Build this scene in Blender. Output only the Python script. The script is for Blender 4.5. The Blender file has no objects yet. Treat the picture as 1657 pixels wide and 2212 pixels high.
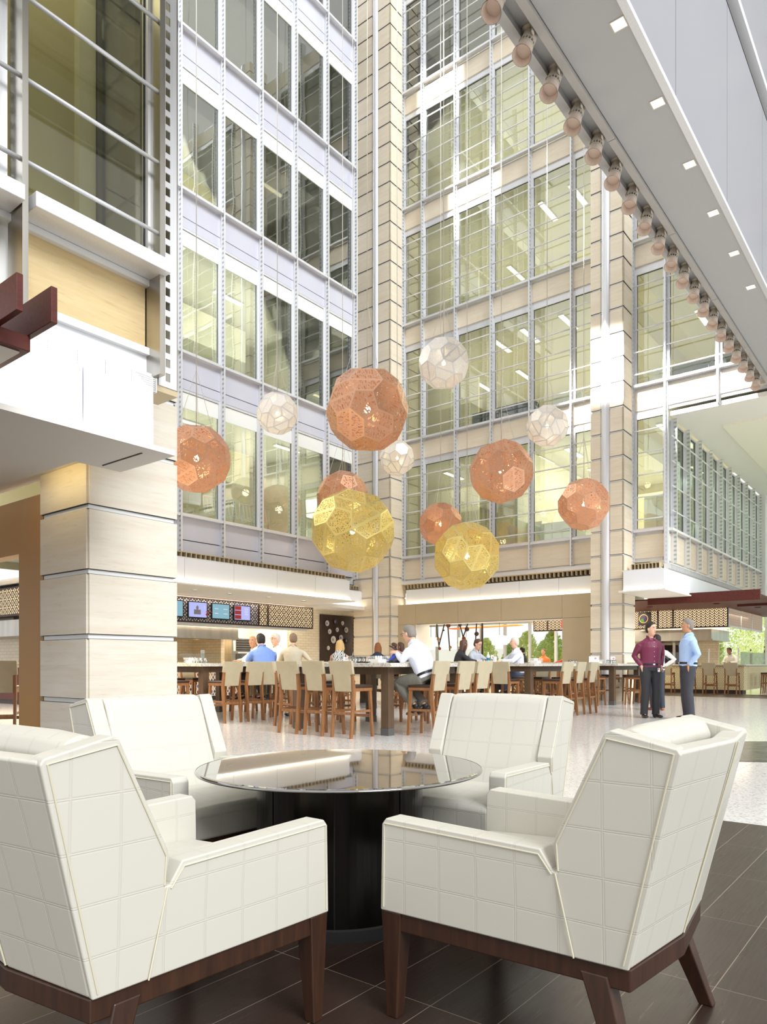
import bpy, bmesh, math, random
from mathutils import Vector, Matrix
random.seed(7)
C = bpy.context.scene.collection
PI = math.pi
# ---- camera frame: 1657x2212, focal 1550 px, horizon row 1435, eye 1.05 m
F, CX, HY, EH = 1550.0, 828.5, 1435.0, 1.05
U = Vector((0.62, 0.785, 0)).normalized()
V = Vector((-U.y, U.x, 0))
A0 = math.atan2(U.y, U.x)
def W(u, v, z=0.0):
    p = U*u + V*v
    return Vector((p.x, p.y, z))
def at(px, Y, z=0.0):
    return Vector(((px-CX)/F*Y, Y, z))
def L(r, g, b):
    f = lambda c: (c/255/12.92) if c/255 <= .04045 else ((c/255+.055)/1.055)**2.4
    return (f(r), f(g), f(b), 1)

# ------------------------------------------------------------------ materials
class NT:
    def __init__(s, name):
        s.m = bpy.data.materials.new(name); s.m.use_nodes = True
        s.t = s.m.node_tree; s.t.nodes.clear()
        s.out = s.t.nodes.new('ShaderNodeOutputMaterial')
    def n(s, typ, ins=None, **kw):
        nd = s.t.nodes.new('ShaderNode'+typ)
        for k, v in kw.items(): setattr(nd, k, v)
        for k, v in (ins or {}).items():
            if isinstance(v, bpy.types.NodeSocket): s.t.links.new(v, nd.inputs[k])
            else: nd.inputs[k].default_value = v
        return nd
    def math(s, op, a, b=None, c=None):
        ins = {0: a}
        if b is not None: ins[1] = b
        if c is not None: ins[2] = c
        return s.n('Math', ins, operation=op).outputs[0]
    def mix(s, f, a, b):
        nd = s.t.nodes.new('ShaderNodeMix'); nd.data_type = 'RGBA'
        for k, v in ((0, f), (6, a), (7, b)):
            if isinstance(v, bpy.types.NodeSocket): s.t.links.new(v, nd.inputs[k])
            else: nd.inputs[k].default_value = v
        return nd.outputs[2]
    def done(s, sh):
        s.t.links.new(sh, s.out.inputs[0]); return s.m
    def obj(s): return s.n('TexCoord').outputs['Object']
    def mapped(s, scale, vec=None, rot=(0,0,0)):
        return s.n('Mapping', {'Vector': vec or s.obj(), 'Scale': scale, 'Rotation': rot}).outputs[0]
    def sep(s, vec): return s.n('SeparateXYZ', {0: vec}).outputs
def pbr(name, col, rough=.5, metal=0, spec=.5, coat=0, emit=None, es=0):
    N = NT(name)
    ins = {'Base Color': col, 'Roughness': rough, 'Metallic': metal, 'Specular IOR Level': spec, 'Coat Weight': coat}
    if emit: ins['Emission Color'] = emit; ins['Emission Strength'] = es
    return N.done(N.n('BsdfPrincipled', ins).outputs[0])
def emis(name, col, s):
    N = NT(name); return N.done(N.n('Emission', {0: col, 1: s}).outputs[0])
def noisy(name, c1, c2, scale=(4,4,4), rough=.5, metal=0, bump=0, detail=5, coat=0, contrast=(.3,.7), spec=.5, nscale=1.0, distort=0):
    N = NT(name)
    nz = N.n('TexNoise', {'Vector': N.mapped(scale), 'Scale': nscale, 'Detail': detail, 'Distortion': distort}).outputs[0]
    f = N.n('MapRange', {0: nz, 1: contrast[0], 2: contrast[1]}).outputs[0]
    ins = {'Base Color': N.mix(f, c1, c2), 'Roughness': rough, 'Metallic': metal, 'Coat Weight': coat, 'Specular IOR Level': spec}
    if bump: ins['Normal'] = N.n('Bump', {'Strength': bump, 'Distance': .01, 'Height': nz}).outputs[0]
    return N.done(N.n('BsdfPrincipled', ins).outputs[0])
def glass(name, tint, refl=.12, fm=.8, grough=0.0, wave=0.0):
    N = NT(name)
    tr = N.n('BsdfTransparent', {0: tint}).outputs[0]
    gi = {'Roughness': grough}
    if wave:
        nz = N.n('TexNoise', {'Vector': N.mapped((1,1,.6)), 'Scale': 1.1, 'Detail': 1}).outputs[0]
        gi['Normal'] = N.n('Bump', {'Strength': wave, 'Distance': .05, 'Height': nz}).outputs[0]
    gl = N.n('BsdfGlossy', gi).outputs[0]
    fr = N.n('LayerWeight', {'Blend': .25}).outputs['Fresnel']
    f = N.math('MINIMUM', N.math('ADD', N.math('MULTIPLY', fr, fm), refl), .95)
    return N.done(N.n('MixShader', {0: f, 1: tr, 2: gl}).outputs[0])
M = {}
def travertine(name, c1, c2, c3, zs=14, rough=.55):
    N = NT(name)
    v = N.mapped((.9, .9, zs))
    a = N.n('TexNoise', {'Vector': v, 'Scale': 1.0, 'Detail': 7, 'Roughness': .62, 'Distortion': .5}).outputs[0]
    b = N.n('TexNoise', {'Vector': N.mapped((3, 3, zs*3)), 'Scale': 1.5, 'Detail': 4}).outputs[0]
    k = N.n('TexNoise', {'Vector': N.mapped((.5,.5,1.4)), 'Scale': 1, 'Detail': 2}).outputs[0]
    f = N.n('MapRange', {0: a, 1: .35, 2: .68}).outputs[0]
    g = N.n('MapRange', {0: b, 1: .58, 2: .75}).outputs[0]
    h = N.n('MapRange', {0: k, 1: .35, 2: .65}).outputs[0]
    col = N.mix(f, c1, c2)
    col = N.mix(N.math('MULTIPLY', h, .35), col, c1)
    col = N.mix(N.math('MULTIPLY', g, .35), col, c3)
    return N.done(N.n('BsdfPrincipled', {'Base Color': col, 'Roughness': rough, 'Normal': N.n('Bump', {'Strength': .1, 'Distance': .003, 'Height': b}).outputs[0]}).outputs[0])
M['trav'] = travertine('travertine_honed', L(238,227,206), L(227,212,187), L(202,180,150))
M['trav_light'] = travertine('travertine_light', L(224,216,202), L(212,200,180), L(188,172,144), 11)
M['alu'] = noisy('brushed_aluminium', L(234,234,236), L(220,221,224), (60,60,1), .36, .35, contrast=(.2,.8))
M['steel'] = noisy('stainless_steel', L(190,186,178), L(172,168,160), (6,6,.6), .3, 1)
M['whitemetal'] = pbr('white_painted_metal', L(232,232,230), .35)
M['spandrel'] = noisy('pale_lavender_glass_panel', L(206,207,220), L(211,212,223), (.6,.6,.4), .25, .08, coat=.2)
M['dark'] = pbr('black_gasket', L(34,33,33), .6)
M['darkgrey'] = pbr('dark_grey_metal', L(88,86,84), .5)
M['fascia'] = pbr('glossy_white_glass_panel', L(238,240,244), .35, coat=.15)
M['cove'] = emis('warm_cove_strip', (1,.86,.62,1), 9)
M['plaster'] = pbr('white_painted_plaster', L(238,234,226), .75)
M['interior'] = pbr('office_beige_wall', L(188,180,146), .8)
M['interior_light'] = pbr('office_pale_wall', L(206,203,184), .8)
M['yellow'] = pbr('ochre_ceiling_panel', L(222,170,40), .7)
M['shade_band'] = pbr('white_blind_cassette', L(238,240,236), .6)
M['bronze'] = noisy('tan_painted_panel', L(200,182,150), L(194,176,143), (2,2,2), .45)
M['brownwall'] = pbr('brown_painted_panel', L(176,130,66), .5)
M['soffit'] = pbr('grey_painted_soffit', L(176,176,177), .55)
M['bridge_face'] = noisy('grey_fritted_bridge_panel', L(142,142,149), L(134,134,141), (.3,.3,.2), .35)
M['mahogany'] = noisy('mahogany_veneer', L(98,44,34), L(76,32,27), (2,40,40), .5, spec=.3)
M['glass_a'] = glass('clear_office_glass_cool', (.84,.89,.86,1), .20, wave=.05)
M['glass_b'] = glass('clear_office_glass', (.88,.91,.84,1), .15, wave=.04)
M['glass_l'] = glass('olive_tinted_glass', (.80,.80,.70,1), .05, fm=.12, wave=.02)
M['glass_c'] = glass('green_edge_glass', (.80,.90,.84,1), .05)
M['glass_thin'] = glass('sneeze_guard_glass', (.97,.985,.975,1), .03)
M['tumbler'] = glass('drinking_glass', (.93,.95,.95,1), .12)
M['tan_leather'] = noisy('taupe_leather', L(184,172,144), L(176,164,136), (9,9,9), .38, bump=.05)
M['seat_leather'] = pbr('dark_brown_leather', L(58,40,30), .4)
def woodm(name, c1, c2, sc=(14,14,1.4), rough=.4):
    N = NT(name)
    nz = N.n('TexNoise', {'Vector': N.mapped(sc), 'Scale': 3, 'Detail': 6, 'Distortion': .6}).outputs[0]
    wv = N.n('TexNoise', {'Vector': N.mapped((sc[0]*5, sc[1]*5, sc[2]*2)), 'Scale': 3, 'Detail': 3}).outputs[0]
    f = N.n('MapRange', {0: nz, 1: .3, 2: .7}).outputs[0]
    col = N.mix(f, c1, c2)
    col = N.mix(N.math('MULTIPLY', wv, .35), col, tuple([x*.55 for x in c2[:3]]+[1]))
    return N.done(N.n('BsdfPrincipled', {'Base Color': col, 'Roughness': rough}).outputs[0])
M['stoolwood'] = woodm('walnut_stool_wood', L(162,112,68), L(132,86,48))
M['walnut'] = woodm('dark_walnut', L(72,44,29), L(50,31,21))
M['tableleg'] = woodm('umber_table_wood', L(104,82,62), L(88,68,50))
M['pattern_brown'] = pbr('dark_bronze_screen', L(52,34,26), .5)
M['concrete'] = pbr('office_ceiling_tile', L(205,202,184), .85)
M['officedark'] = pbr('charcoal_partition', L(74,80,88), .6)
M['officewhite'] = pbr('white_cabinet', L(226,230,226), .5)
M['led'] = emis('linear_ceiling_light', (1,.86,.55,1), 6)
M['downlight'] = emis('downlight_lens', (1,.90,.68,1), 5)
M['bulb'] = emis('warm_bulb_glow', (1,.82,.50,1), 20)
M['cable'] = pbr('steel_cable', L(205,200,190), .4, .3)
M['fixture'] = pbr('beige_spotlight_enamel', L(206,196,182), .45)
M['fixture_in'] = pbr('spotlight_reflector', L(232,214,200), .3)
# quilted cream leather with raised seams on a grid (UV in metres)
def quilt():
    N = NT('quilted_cream_leather')
    uv = N.n('UVMap').outputs[0]
    s = N.sep(uv)
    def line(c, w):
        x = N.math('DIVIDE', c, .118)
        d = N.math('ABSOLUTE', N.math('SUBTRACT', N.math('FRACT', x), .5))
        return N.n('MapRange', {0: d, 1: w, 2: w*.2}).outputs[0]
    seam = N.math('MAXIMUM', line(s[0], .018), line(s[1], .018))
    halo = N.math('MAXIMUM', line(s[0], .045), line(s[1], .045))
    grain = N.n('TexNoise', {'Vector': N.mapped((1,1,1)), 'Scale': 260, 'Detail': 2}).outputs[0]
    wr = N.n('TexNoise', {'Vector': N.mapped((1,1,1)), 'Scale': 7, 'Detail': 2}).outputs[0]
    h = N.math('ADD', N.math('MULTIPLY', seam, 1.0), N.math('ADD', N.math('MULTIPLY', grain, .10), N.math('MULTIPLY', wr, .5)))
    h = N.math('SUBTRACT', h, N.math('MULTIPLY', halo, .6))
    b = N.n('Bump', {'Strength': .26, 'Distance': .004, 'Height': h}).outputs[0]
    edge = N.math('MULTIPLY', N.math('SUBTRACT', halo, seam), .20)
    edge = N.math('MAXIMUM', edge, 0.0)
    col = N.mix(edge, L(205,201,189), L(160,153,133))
    return N.done(N.n('BsdfPrincipled', {'Base Color': col, 'Roughness': .42, 'Specular IOR Level': .4, 'Normal': b}).outputs[0])
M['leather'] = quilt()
M['stitch'] = pbr('cream_thread', L(214,208,184), .7)
# floors
def terrazzo(name, base, dots, scale, rough=.12, seam=2.1):
    N = NT(name)
    o = N.obj()
    vo = N.n('TexVoronoi', {'Vector': o, 'Scale': scale}).outputs
    c = N.sep(vo['Color'])
    f = N.n('MapRange', {0: c[0], 1: .62, 2: .95}).outputs[0]
    d = N.n('MapRange', {0: c[1], 1: .86, 2: .9}).outputs[0]
    col = N.mix(N.math('MULTIPLY', f, .55), base, dots)
    col = N.mix(N.math('MULTIPLY', d, .4), col, L(120,110,100))
    if seam:
        s = N.sep(o)
        def ln(c):
            dd = N.math('ABSOLUTE', N.math('SUBTRACT', N.math('FRACT', N.math('DIVIDE', c, seam)), .5))
            return N.n('MapRange', {0: dd, 1: .003, 2: .001}).outputs[0]
        col = N.mix(N.math('MULTIPLY', N.math('MAXIMUM', ln(s[0]), ln(s[1])), .35), col, L(130,126,120))
    return N.done(N.n('BsdfPrincipled', {'Base Color': col, 'Roughness': rough, 'Specular IOR Level': .5}).outputs[0])
M['terrazzo'] = terrazzo('white_terrazzo', L(236,234,231), L(206,200,194), 70)
M['granite'] = terrazzo('pale_granite_top', L(214,208,198), L(140,126,116), 60, .15, 0)
def darktile():
    N = NT('dark_wood_look_tile')
    o = N.obj(); s = N.sep(o)
    def ln(c, p, off, w):
        dd = N.math('ABSOLUTE', N.math('SUBTRACT', N.math('FRACT', N.math('DIVIDE', N.math('SUBTRACT', c, off-p/2), p)), .5))
        return N.n('MapRange', {0: N.math('MULTIPLY', dd, p), 1: w, 2: w*.4}).outputs[0]
    g = N.math('MAXIMUM', ln(s[0], .68, 3.18, .0018), ln(s[1], .218, .60, .0018))
    gr = N.n('TexNoise', {'Vector': N.mapped((3, 60, 1)), 'Scale': 1.6, 'Detail': 5, 'Distortion': .4}).outputs[0]
    tid = N.n('Combine' 'XYZ', {0: N.math('FLOOR', N.math('DIVIDE', N.math('SUBTRACT', s[0], 3.18), .68)), 1: N.math('FLOOR', N.math('DIVIDE', N.math('SUBTRACT', s[1], .60), .218))}).outputs[0]
    wn = N.n('TexWhiteNoise', {'Vector': tid}).outputs[0]
    col = N.mix(gr, L(58,42,35), L(35,25,21))
    col = N.mix(N.math('MULTIPLY', wn, .35), col, L(80,62,54))
    col = N.mix(g, col, L(150,134,118))
    r = N.math('ADD', .22, N.math('MULTIPLY', gr, .16))
    return N.done(N.n('BsdfPrincipled', {'Base Color': col, 'Roughness': r, 'Normal': N.n('Bump', {'Strength': .15, 'Distance': .002, 'Height': gr}).outputs[0]}).outputs[0])
M['darktile'] = darktile()
# striped (perforated) aluminium strip: slots every 12 cm
def slotted(name, c1, c2, p=.13):
    N = NT(name)
    s = N.sep(N.obj())
    f = N.math('GREATER_THAN', N.math('FRACT', N.math('DIVIDE', s[2], p)), .55)
    return N.done(N.n('BsdfPrincipled', {'Base Color': N.mix(f, c1, c2), 'Roughness': .35, 'Metallic': .5}).outputs[0])
M['slots'] = slotted('slotted_aluminium_strip', L(222,223,224), L(164,168,172))
M['slots_pale'] = slotted('pale_slotted_strip', L(232,234,230), L(186,190,186))
def brick(name, c1, c2, mortar, w=.28, h=.095, along=0):
    N = NT(name)
    s = N.sep(N.obj())
    uv = N.n('CombineXYZ', {0: N.math('ADD', s[0], s[1]), 1: s[2]}).outputs[0]
    b = N.n('TexBrick', {'Vector': uv, 'Color1': c1, 'Color2': c2, 'Mortar': mortar, 'Scale': 1, 'Mortar Size': .004, 'Brick Width': w, 'Row Height': h}).outputs[0]
    return N.done(N.n('BsdfPrincipled', {'Base Color': b, 'Roughness': .35}).outputs[0])
M['brick'] = brick('glazed_cream_brick', L(244,232,206), L(238,224,194), L(196,174,140))
def lattice(name, kind, lit, litcol, s):
    """backlit screen: dark metal pattern in front of a glowing panel"""
    N = NT(name)
    o = N.sep(N.obj()); a = N.math('ADD', o[0], o[1]); z = o[2]
    P = .21
    def tri(x, p, off=0): return N.math('ABSOLUTE', N.math('SUBTRACT', N.math('FRACT', N.math('ADD', N.math('DIVIDE', x, p), off)), .5))
    if kind == 'star':
        ta, tz = tri(a, P), tri(z, P)
        r = N.math('SQRT', N.math('ADD', N.math('MULTIPLY', ta, ta), N.math('MULTIPLY', tz, tz)))
        ring = N.math('LESS_THAN', N.math('ABSOLUTE', N.math('SUBTRACT', r, .36)), .075)
        d1 = N.math('LESS_THAN', N.math('ABSOLUTE', N.math('SUBTRACT', ta, tz)), .07)
        d2 = N.math('LESS_THAN', N.math('ABSOLUTE', N.math('SUBTRACT', N.math('ADD', ta, tz), .5)), .055)
        m = N.math('MAXIMUM', ring, N.math('MAXIMUM', d1, d2))
    elif kind == 'chev':
        P = .15
        t2 = tri(a, P)
        ph = N.math('ADD', N.math('DIVIDE', z, .09), N.math('MULTIPLY', t2, 2.0))
        m = N.math('GREATER_THAN', N.math('FRACT', ph), .58)
        m = N.math('MAXIMUM', m, N.math('LESS_THAN', t2, .05))
    elif kind == 'maze':
        q = N.math('FRACT', N.math('DIVIDE', N.math('ADD', a, z), .14)); w = N.math('FRACT', N.math('DIVIDE', N.math('SUBTRACT', a, z), .14))
        k = N.math('GREATER_THAN', N.math('FRACT', N.math('MULTIPLY', N.math('FLOOR', N.math('DIVIDE', a, .14)), .5)), .25)
        m = N.math('ADD', N.math('MULTIPLY', k, N.math('GREATER_THAN', q, .5)), N.math('MULTIPLY', N.math('SUBTRACT', 1, k), N.math('GREATER_THAN', w, .5)))
    dk = N.n('BsdfPrincipled', {'Base Color': L(50,34,26) if kind != 'maze' else L(120,90,50), 'Roughness': .5}).outputs[0]
    em = N.n('Emission', {0: litcol, 1: s}).outputs[0] if lit else N.n('BsdfPrincipled', {'Base Color': litcol, 'Roughness': .5}).outputs[0]
    return N.done(N.n('MixShader', {0: m, 1: em, 2: dk}).outputs[0])
M['lat_star'] = lattice('backlit_star_screen', 'star', True, (1,.76,.44,1), .75)
M['lat_star_dim'] = lattice('dim_star_screen', 'star', False, L(206,204,214), 1)
M['lat_chev'] = lattice('backlit_chevron_screen', 'chev', True, (1,.74,.44,1), .75)
M['lat_chev_side'] = lattice('pale_chevron_screen', 'chev', True, (1,.74,.54,1), .5)
M['lat_maze'] = lattice('woven_gold_screen', 'maze', False, L(226,204,150), 1)
def mosaic(name, cols, p=.10, diamond=True):
    N = NT(name)
    o = N.sep(N.obj()); a = N.math('ADD', o[0], o[1]); z = N.math('MULTIPLY', o[2], .6)
    q = N.math('DIVIDE', N.math('ADD', a, z), p); w = N.math('DIVIDE', N.math('SUBTRACT', a, z), p)
    wn = N.n('TexWhiteNoise', {'Vector': N.n('CombineXYZ', {0: N.math('FLOOR', q), 1: N.math('FLOOR', w)}).outputs[0]}).outputs[0]
    cr = N.n('ValToRGB', {0: wn}); cr.color_ramp.interpolation = 'CONSTANT'
    e = cr.color_ramp.elements
    while len(e) < len(cols): e.new(.5)
    for i, c in enumerate(cols): e[i].position = i/len(cols); e[i].color = c
    f = N.math('MAXIMUM', N.math('GREATER_THAN', N.math('ABSOLUTE', N.math('SUBTRACT', N.math('FRACT', q), .5)), .36), N.math('GREATER_THAN', N.math('ABSOLUTE', N.math('SUBTRACT', N.math('FRACT', w), .5)), .36))
    return N.done(N.n('BsdfPrincipled', {'Base Color': N.mix(f, cr.outputs[0], L(240,236,226)), 'Roughness': .4}).outputs[0])
M['mosaic'] = mosaic('harlequin_mosaic_tile', [L(60,50,50), L(214,150,60), L(120,110,140), L(230,210,160), L(150,70,50)])
def ogee():
    N = NT('ogee_patterned_counter_front')
    o = N.sep(N.obj()); a = N.math('ADD', o[0], o[1]); z = o[2]
    sn = N.math('MULTIPLY', N.math('SINE', N.math('MULTIPLY', z, 2*PI/.34)), .055)
    q = N.math('DIVIDE', N.math('ADD', a, sn), .17); w = N.math('DIVIDE', N.math('SUBTRACT', a, sn), .17)
    f1 = N.math('ABSOLUTE', N.math('SUBTRACT', N.math('FRACT', N.math('MULTIPLY', q, 3)), .5))
    f2 = N.math('ABSOLUTE', N.math('SUBTRACT', N.math('FRACT', N.math('MULTIPLY', w, 3)), .5))
    m = N.math('GREATER_THAN', N.math('MAXIMUM', f1, f2), .40)
    return N.done(N.n('BsdfPrincipled', {'Base Color': N.mix(m, L(236,226,190), L(140,116,50)), 'Roughness': .45}).outputs[0])
M['ogee'] = ogee()
# perforated lamp-shade skins: real holes as transparency, laid out in each panel's own UV
def perf(name, base, kind, rough=.28, metal=.6, trans=.25):
    N = NT(name)
    uv = N.n('UVMap').outputs[0]
    if kind == 'voro':
        v = N.n('TexVoronoi', {'Vector': uv, 'Scale': 26}, feature='DISTANCE_TO_EDGE').outputs[0]
        hole = N.math('GREATER_THAN', v, .15)
    elif kind == 'dash':
        sc = N.n('Mapping', {'Vector': uv, 'Scale': (42, 7.5, 1)}).outputs[0]
        v = N.n('TexVoronoi', {'Vector': sc, 'Scale': 1}, feature='DISTANCE_TO_EDGE').outputs[0]
        hole = N.math('GREATER_THAN', v, .20)
    else:
        sc = N.n('Mapping', {'Vector': uv, 'Scale': (34, 34, 1)}).outputs[0]
        fx = N.n('VectorMath', {0: sc}, operation='FRACTION').outputs[0]
        d = N.n('VectorMath', {0: fx, 1: (.5,.5,0)}, operation='DISTANCE').outputs['Value']
        hole = N.math('LESS_THAN', d, .25)
    p = N.n('BsdfPrincipled', {'Base Color': base, 'Roughness': rough, 'Metallic': metal}).outputs[0]
    tl = N.n('BsdfTranslucent', {0: base}).outputs[0]
    sk = N.n('MixShader', {0: trans, 1: p, 2: tl}).outputs[0]
    return N.done(N.n('MixShader', {0: hole, 1: sk, 2: N.n('BsdfTransparent').outputs[0]}).outputs[0])
COP, GOL, SIL = L(212,162,130), L(226,206,128), L(222,220,218)
M['perf_copper'] = perf('etched_copper_skin', COP, 'dash')
M['perf_gold'] = perf('etched_brass_skin', GOL, 'voro')
M['perf_silver'] = perf('etched_steel_skin', SIL, 'dots', metal=.3, trans=.15)
M['rim_copper'] = pbr('copper_panel_edge', COP, .3, .6)
M['rim_gold'] = pbr('brass_panel_edge', GOL, .3, .6)
M['rim_silver'] = pbr('steel_panel_edge', SIL, .35, .3)
M['tabletop'] = pbr('smoked_glass_top', L(46,38,32), .015, 0, 1.0, coat=1)
for nd in M['tabletop'].node_tree.nodes:
    if nd.type == 'BSDF_PRINCIPLED': nd.inputs['IOR'].default_value = 2.1; nd.inputs['Coat IOR'].default_value = 1.7
M['tablebase'] = noisy('burnished_black_metal', L(40,36,30), L(22,20,18), (16,16,1), .2, .75)

# ------------------------------------------------------------------ mesh builder
class MB:
    def __init__(s): s.v = []; s.f = []; s.mi = []; s.uv = {}
    def add(s, vs, fs, mi=0, uvs=None):
        b = len(s.v); s.v += [Vector(p) for p in vs]
        for i, f in enumerate(fs):
            s.f.append([b+k for k in f]); s.mi.append(mi)
            if uvs: s.uv[len(s.f)-1] = uvs[i]
        return s
    def box(s, x0, x1, y0, y1, z0, z1, mi=0):
        x0, x1 = min(x0,x1), max(x0,x1); y0, y1 = min(y0,y1), max(y0,y1); z0, z1 = min(z0,z1), max(z0,z1)
        vs = [(x,y,z) for z in (z0,z1) for y in (y0,y1) for x in (x0,x1)]
        return s.add(vs, [(0,2,3,1),(4,5,7,6),(0,1,5,4),(2,6,7,3),(0,4,6,2),(1,3,7,5)], mi)
    def hexa(s, b, t, mi=0):
        """b, t: 4 bottom and 4 top corners (ccw)"""
        return s.add(list(b)+list(t), [(3,2,1,0),(4,5,6,7),(0,1,5,4),(1,2,6,5),(2,3,7,6),(3,0,4,7)], mi)
    def prism(s, poly, d0, d1, axis='x', mi=0):
        n = len(poly)
        def P(p, d):
            return {'x': (d,p[0],p[1]), 'y': (p[0],d,p[1]), 'z': (p[0],p[1],d)}[axis]
        vs = [P(p,d0) for p in poly]+[P(p,d1) for p in poly]
        fs = [tuple(range(n))[::-1], tuple(range(n,2*n))]+[(i,(i+1)%n,n+(i+1)%n,n+i) for i in range(n)]
        return s.add(vs, fs, mi)
    def loft(s, pts, rad, n=12, ref=(1,0,0), mi=0, cap=True):
        """rad: list of r or (rx, ry); rx lies along ref"""
        pts = [Vector(p) for p in pts]; b = len(s.v); m = len(pts)
        for i, p in enumerate(pts):
            t = (pts[min(i+1,m-1)]-pts[max(i-1,0)]).normalized()
            r = Vector(ref); 
            if abs(r.dot(t)) > .95: r = Vector((0,1,0)) if abs(t.y) < .9 else Vector((0,0,1))
            x = (r-t*r.dot(t)).normalized(); y = t.cross(x)
            rx, ry = rad[i] if isinstance(rad[i], (tuple,list)) else (rad[i], rad[i])
            for k in range(n):
                a = 2*PI*k/n
                s.v.append(p+x*math.cos(a)*rx+y*math.sin(a)*ry)
        for i in range(m-1):
            for k in range(n):
                s.f.append([b+i*n+k, b+i*n+(k+1)%n, b+(i+1)*n+(k+1)%n, b+(i+1)*n+k]); s.mi.append(mi)
        if cap:
            s.f.append([b+k for k in range(n)][::-1]); s.mi.append(mi)
            s.f.append([b+(m-1)*n+k for k in range(n)]); s.mi.append(mi)
        return s
    def tube(s, a, b, r, n=8, mi=0): return s.loft([a, b], [r, r], n, mi=mi)
    def lathe(s, prof, c=(0,0,0), n=24, mi=0, close=True):
        c = Vector(c); b = len(s.v)
        for (r, z) in prof:
            for k in range(n):
                a = 2*PI*k/n; s.v.append(c+Vector((math.cos(a)*r, math.sin(a)*r, z)))
        for i in range(len(prof)-1):
            for k in range(n):
                s.f.append([b+i*n+k, b+i*n+(k+1)%n, b+(i+1)*n+(k+1)%n, b+(i+1)*n+k]); s.mi.append(mi)
        if close:
            s.f.append([b+k for k in range(n)][::-1]); s.mi.append(mi)
            s.f.append([b+(len(prof)-1)*n+k for k in range(n)]); s.mi.append(mi)
        return s
    def ball(s, c, r, n=12, m=8, mi=0):
        rx, ry, rz = r if isinstance(r, tuple) else (r, r, r)
        c = Vector(c); b = len(s.v); s.v.append(c+Vector((0,0,-rz)))
        for i in range(1, m):
            t = -PI/2+PI*i/m
            for k in range(n):
                a = 2*PI*k/n
                s.v.append(c+Vector((math.cos(a)*math.cos(t)*rx, math.sin(a)*math.cos(t)*ry, math.sin(t)*rz)))
        s.v.append(c+Vector((0,0,rz))); e = len(s.v)-1
        for k in range(n):
            s.f.append([b, b+1+(k+1)%n, b+1+k]); s.mi.append(mi)
            s.f.append([e, e-n+k, e-n+(k+1)%n]); s.mi.append(mi)
        for i in range(m-2):
            for k in range(n):
                q = b+1+i*n
                s.f.append([q+k, q+(k+1)%n, q+n+(k+1)%n, q+n+k]); s.mi.append(mi)
        return s
    def build(s, name, mat, parent=None, off=None, loc=None, rot=0, smooth=False, bevel=0, seg=2, frame=None, boxuv=False, flipcheck=True):
        me = bpy.data.meshes.new(name)
        vs = s.v
        if frame == 'B':           # absolute building coordinates, recentred on its own base
            if parent is None:
                lo = Vector((min(p.x for p in vs), min(p.y for p in vs), min(p.z for p in vs)))
                hi = Vector((max(p.x for p in vs), max(p.y for p in vs), 0))
                c = Vector(((lo.x+hi.x)/2, (lo.y+hi.y)/2, lo.z))
                vs = [p-c for p in vs]; loc = W(c.x, c.y, c.z); rot = A0
        if off is not None: vs = [p-Vector(off) for p in vs]
        me.from_pydata([tuple(p) for p in vs], [], s.f)
        mats = mat if isinstance(mat, (list, tuple)) else [mat]
        for m in mats: me.materials.append(m)
        for i, p in enumerate(me.polygons): p.material_index = s.mi[i] if len(mats) > 1 else 0
        if s.uv:
            ul = me.uv_layers.new(name='UVMap')
            for i, p in enumerate(me.polygons):
                if i in s.uv:
                    for li, c in zip(p.loop_indices, s.uv[i]): ul.data[li].uv = c
        bm = bmesh.new(); bm.from_mesh(me)
        if flipcheck: bmesh.ops.recalc_face_normals(bm, faces=bm.faces)
        if bevel:
            es = [e for e in bm.edges if len(e.link_faces) == 2 and e.calc_face_angle(0) > .35]
            bmesh.ops.bevel(bm, geom=es, offset=bevel, segments=seg, profile=.5, affect='EDGES', clamp_overlap=True)
        if boxuv:
            ul = bm.loops.layers.uv.verify()
            for f in bm.faces:
                n = f.normal
                for l in f.loops:
                    p = l.vert.co
                    if abs(n.z) > .75: l[ul].uv = (p.x, p.y)
                    elif abs(n.x) >= abs(n.y): l[ul].uv = (p.y, p.z)
                    else: l[ul].uv = (p.x+.059, p.z)
        bm.to_mesh(me); bm.free()
        if smooth:
            for p in me.polygons: p.use_smooth = True
        o = bpy.data.objects.new(name, me); C.objects.link(o)
        if parent: o.parent = parent
        if loc is not None: o.location = loc
        if rot: o.rotation_euler = (0,0,rot)
        if smooth and bevel:
            md = o.modifiers.new('wn', 'WEIGHTED_NORMAL'); md.keep_sharp = True
        return o
def tag(o, label=None, cat=None, group=None, kind=None):
    for k, v in (('label',label),('category',cat),('group',group),('kind',kind)):
        if v: o[k] = v
    return o
def thing(name, label, cat, loc=(0,0,0), rotz=0, group=None, kind=None):
    o = bpy.data.objects.new(name, None); C.objects.link(o); o.empty_display_size = .1
    o.location = loc; o.rotation_euler = (0,0,rotz)
    return tag(o, label, cat, group, kind)
KIDS = {}
def copy_tree(o, label=None, group=None):
    def rec(a, par):
        c = a.copy(); C.objects.link(c)
        if par: c.parent = par
        for ch in [x for x in ALLOBJ() if x.parent == a]: rec(ch, c)
        return c
    r = rec(o, None)
    if label: r['label'] = label
    if group: r['group'] = group
    return r
_cache = {}
def ALLOBJ(): return list(C.objects)
def kids_of(o): return [x for x in C.objects if x.parent == o]
def snapshot(o): return (o, [snapshot(k) for k in kids_of(o)])
def stamp(snap, parent=None, label=None, group=None, loc=None, rotz=None, scale=None):
    c = snap[0].copy(); C.objects.link(c)
    if parent: c.parent = parent
    for k in snap[1]: stamp(k, c)
    if label: c['label'] = label
    if group: c['group'] = group
    if loc is not None: c.location = loc
    if rotz is not None: c.rotation_euler = (0,0,rotz)
    if scale is not None: c.scale = (scale,)*3
    return c
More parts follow.
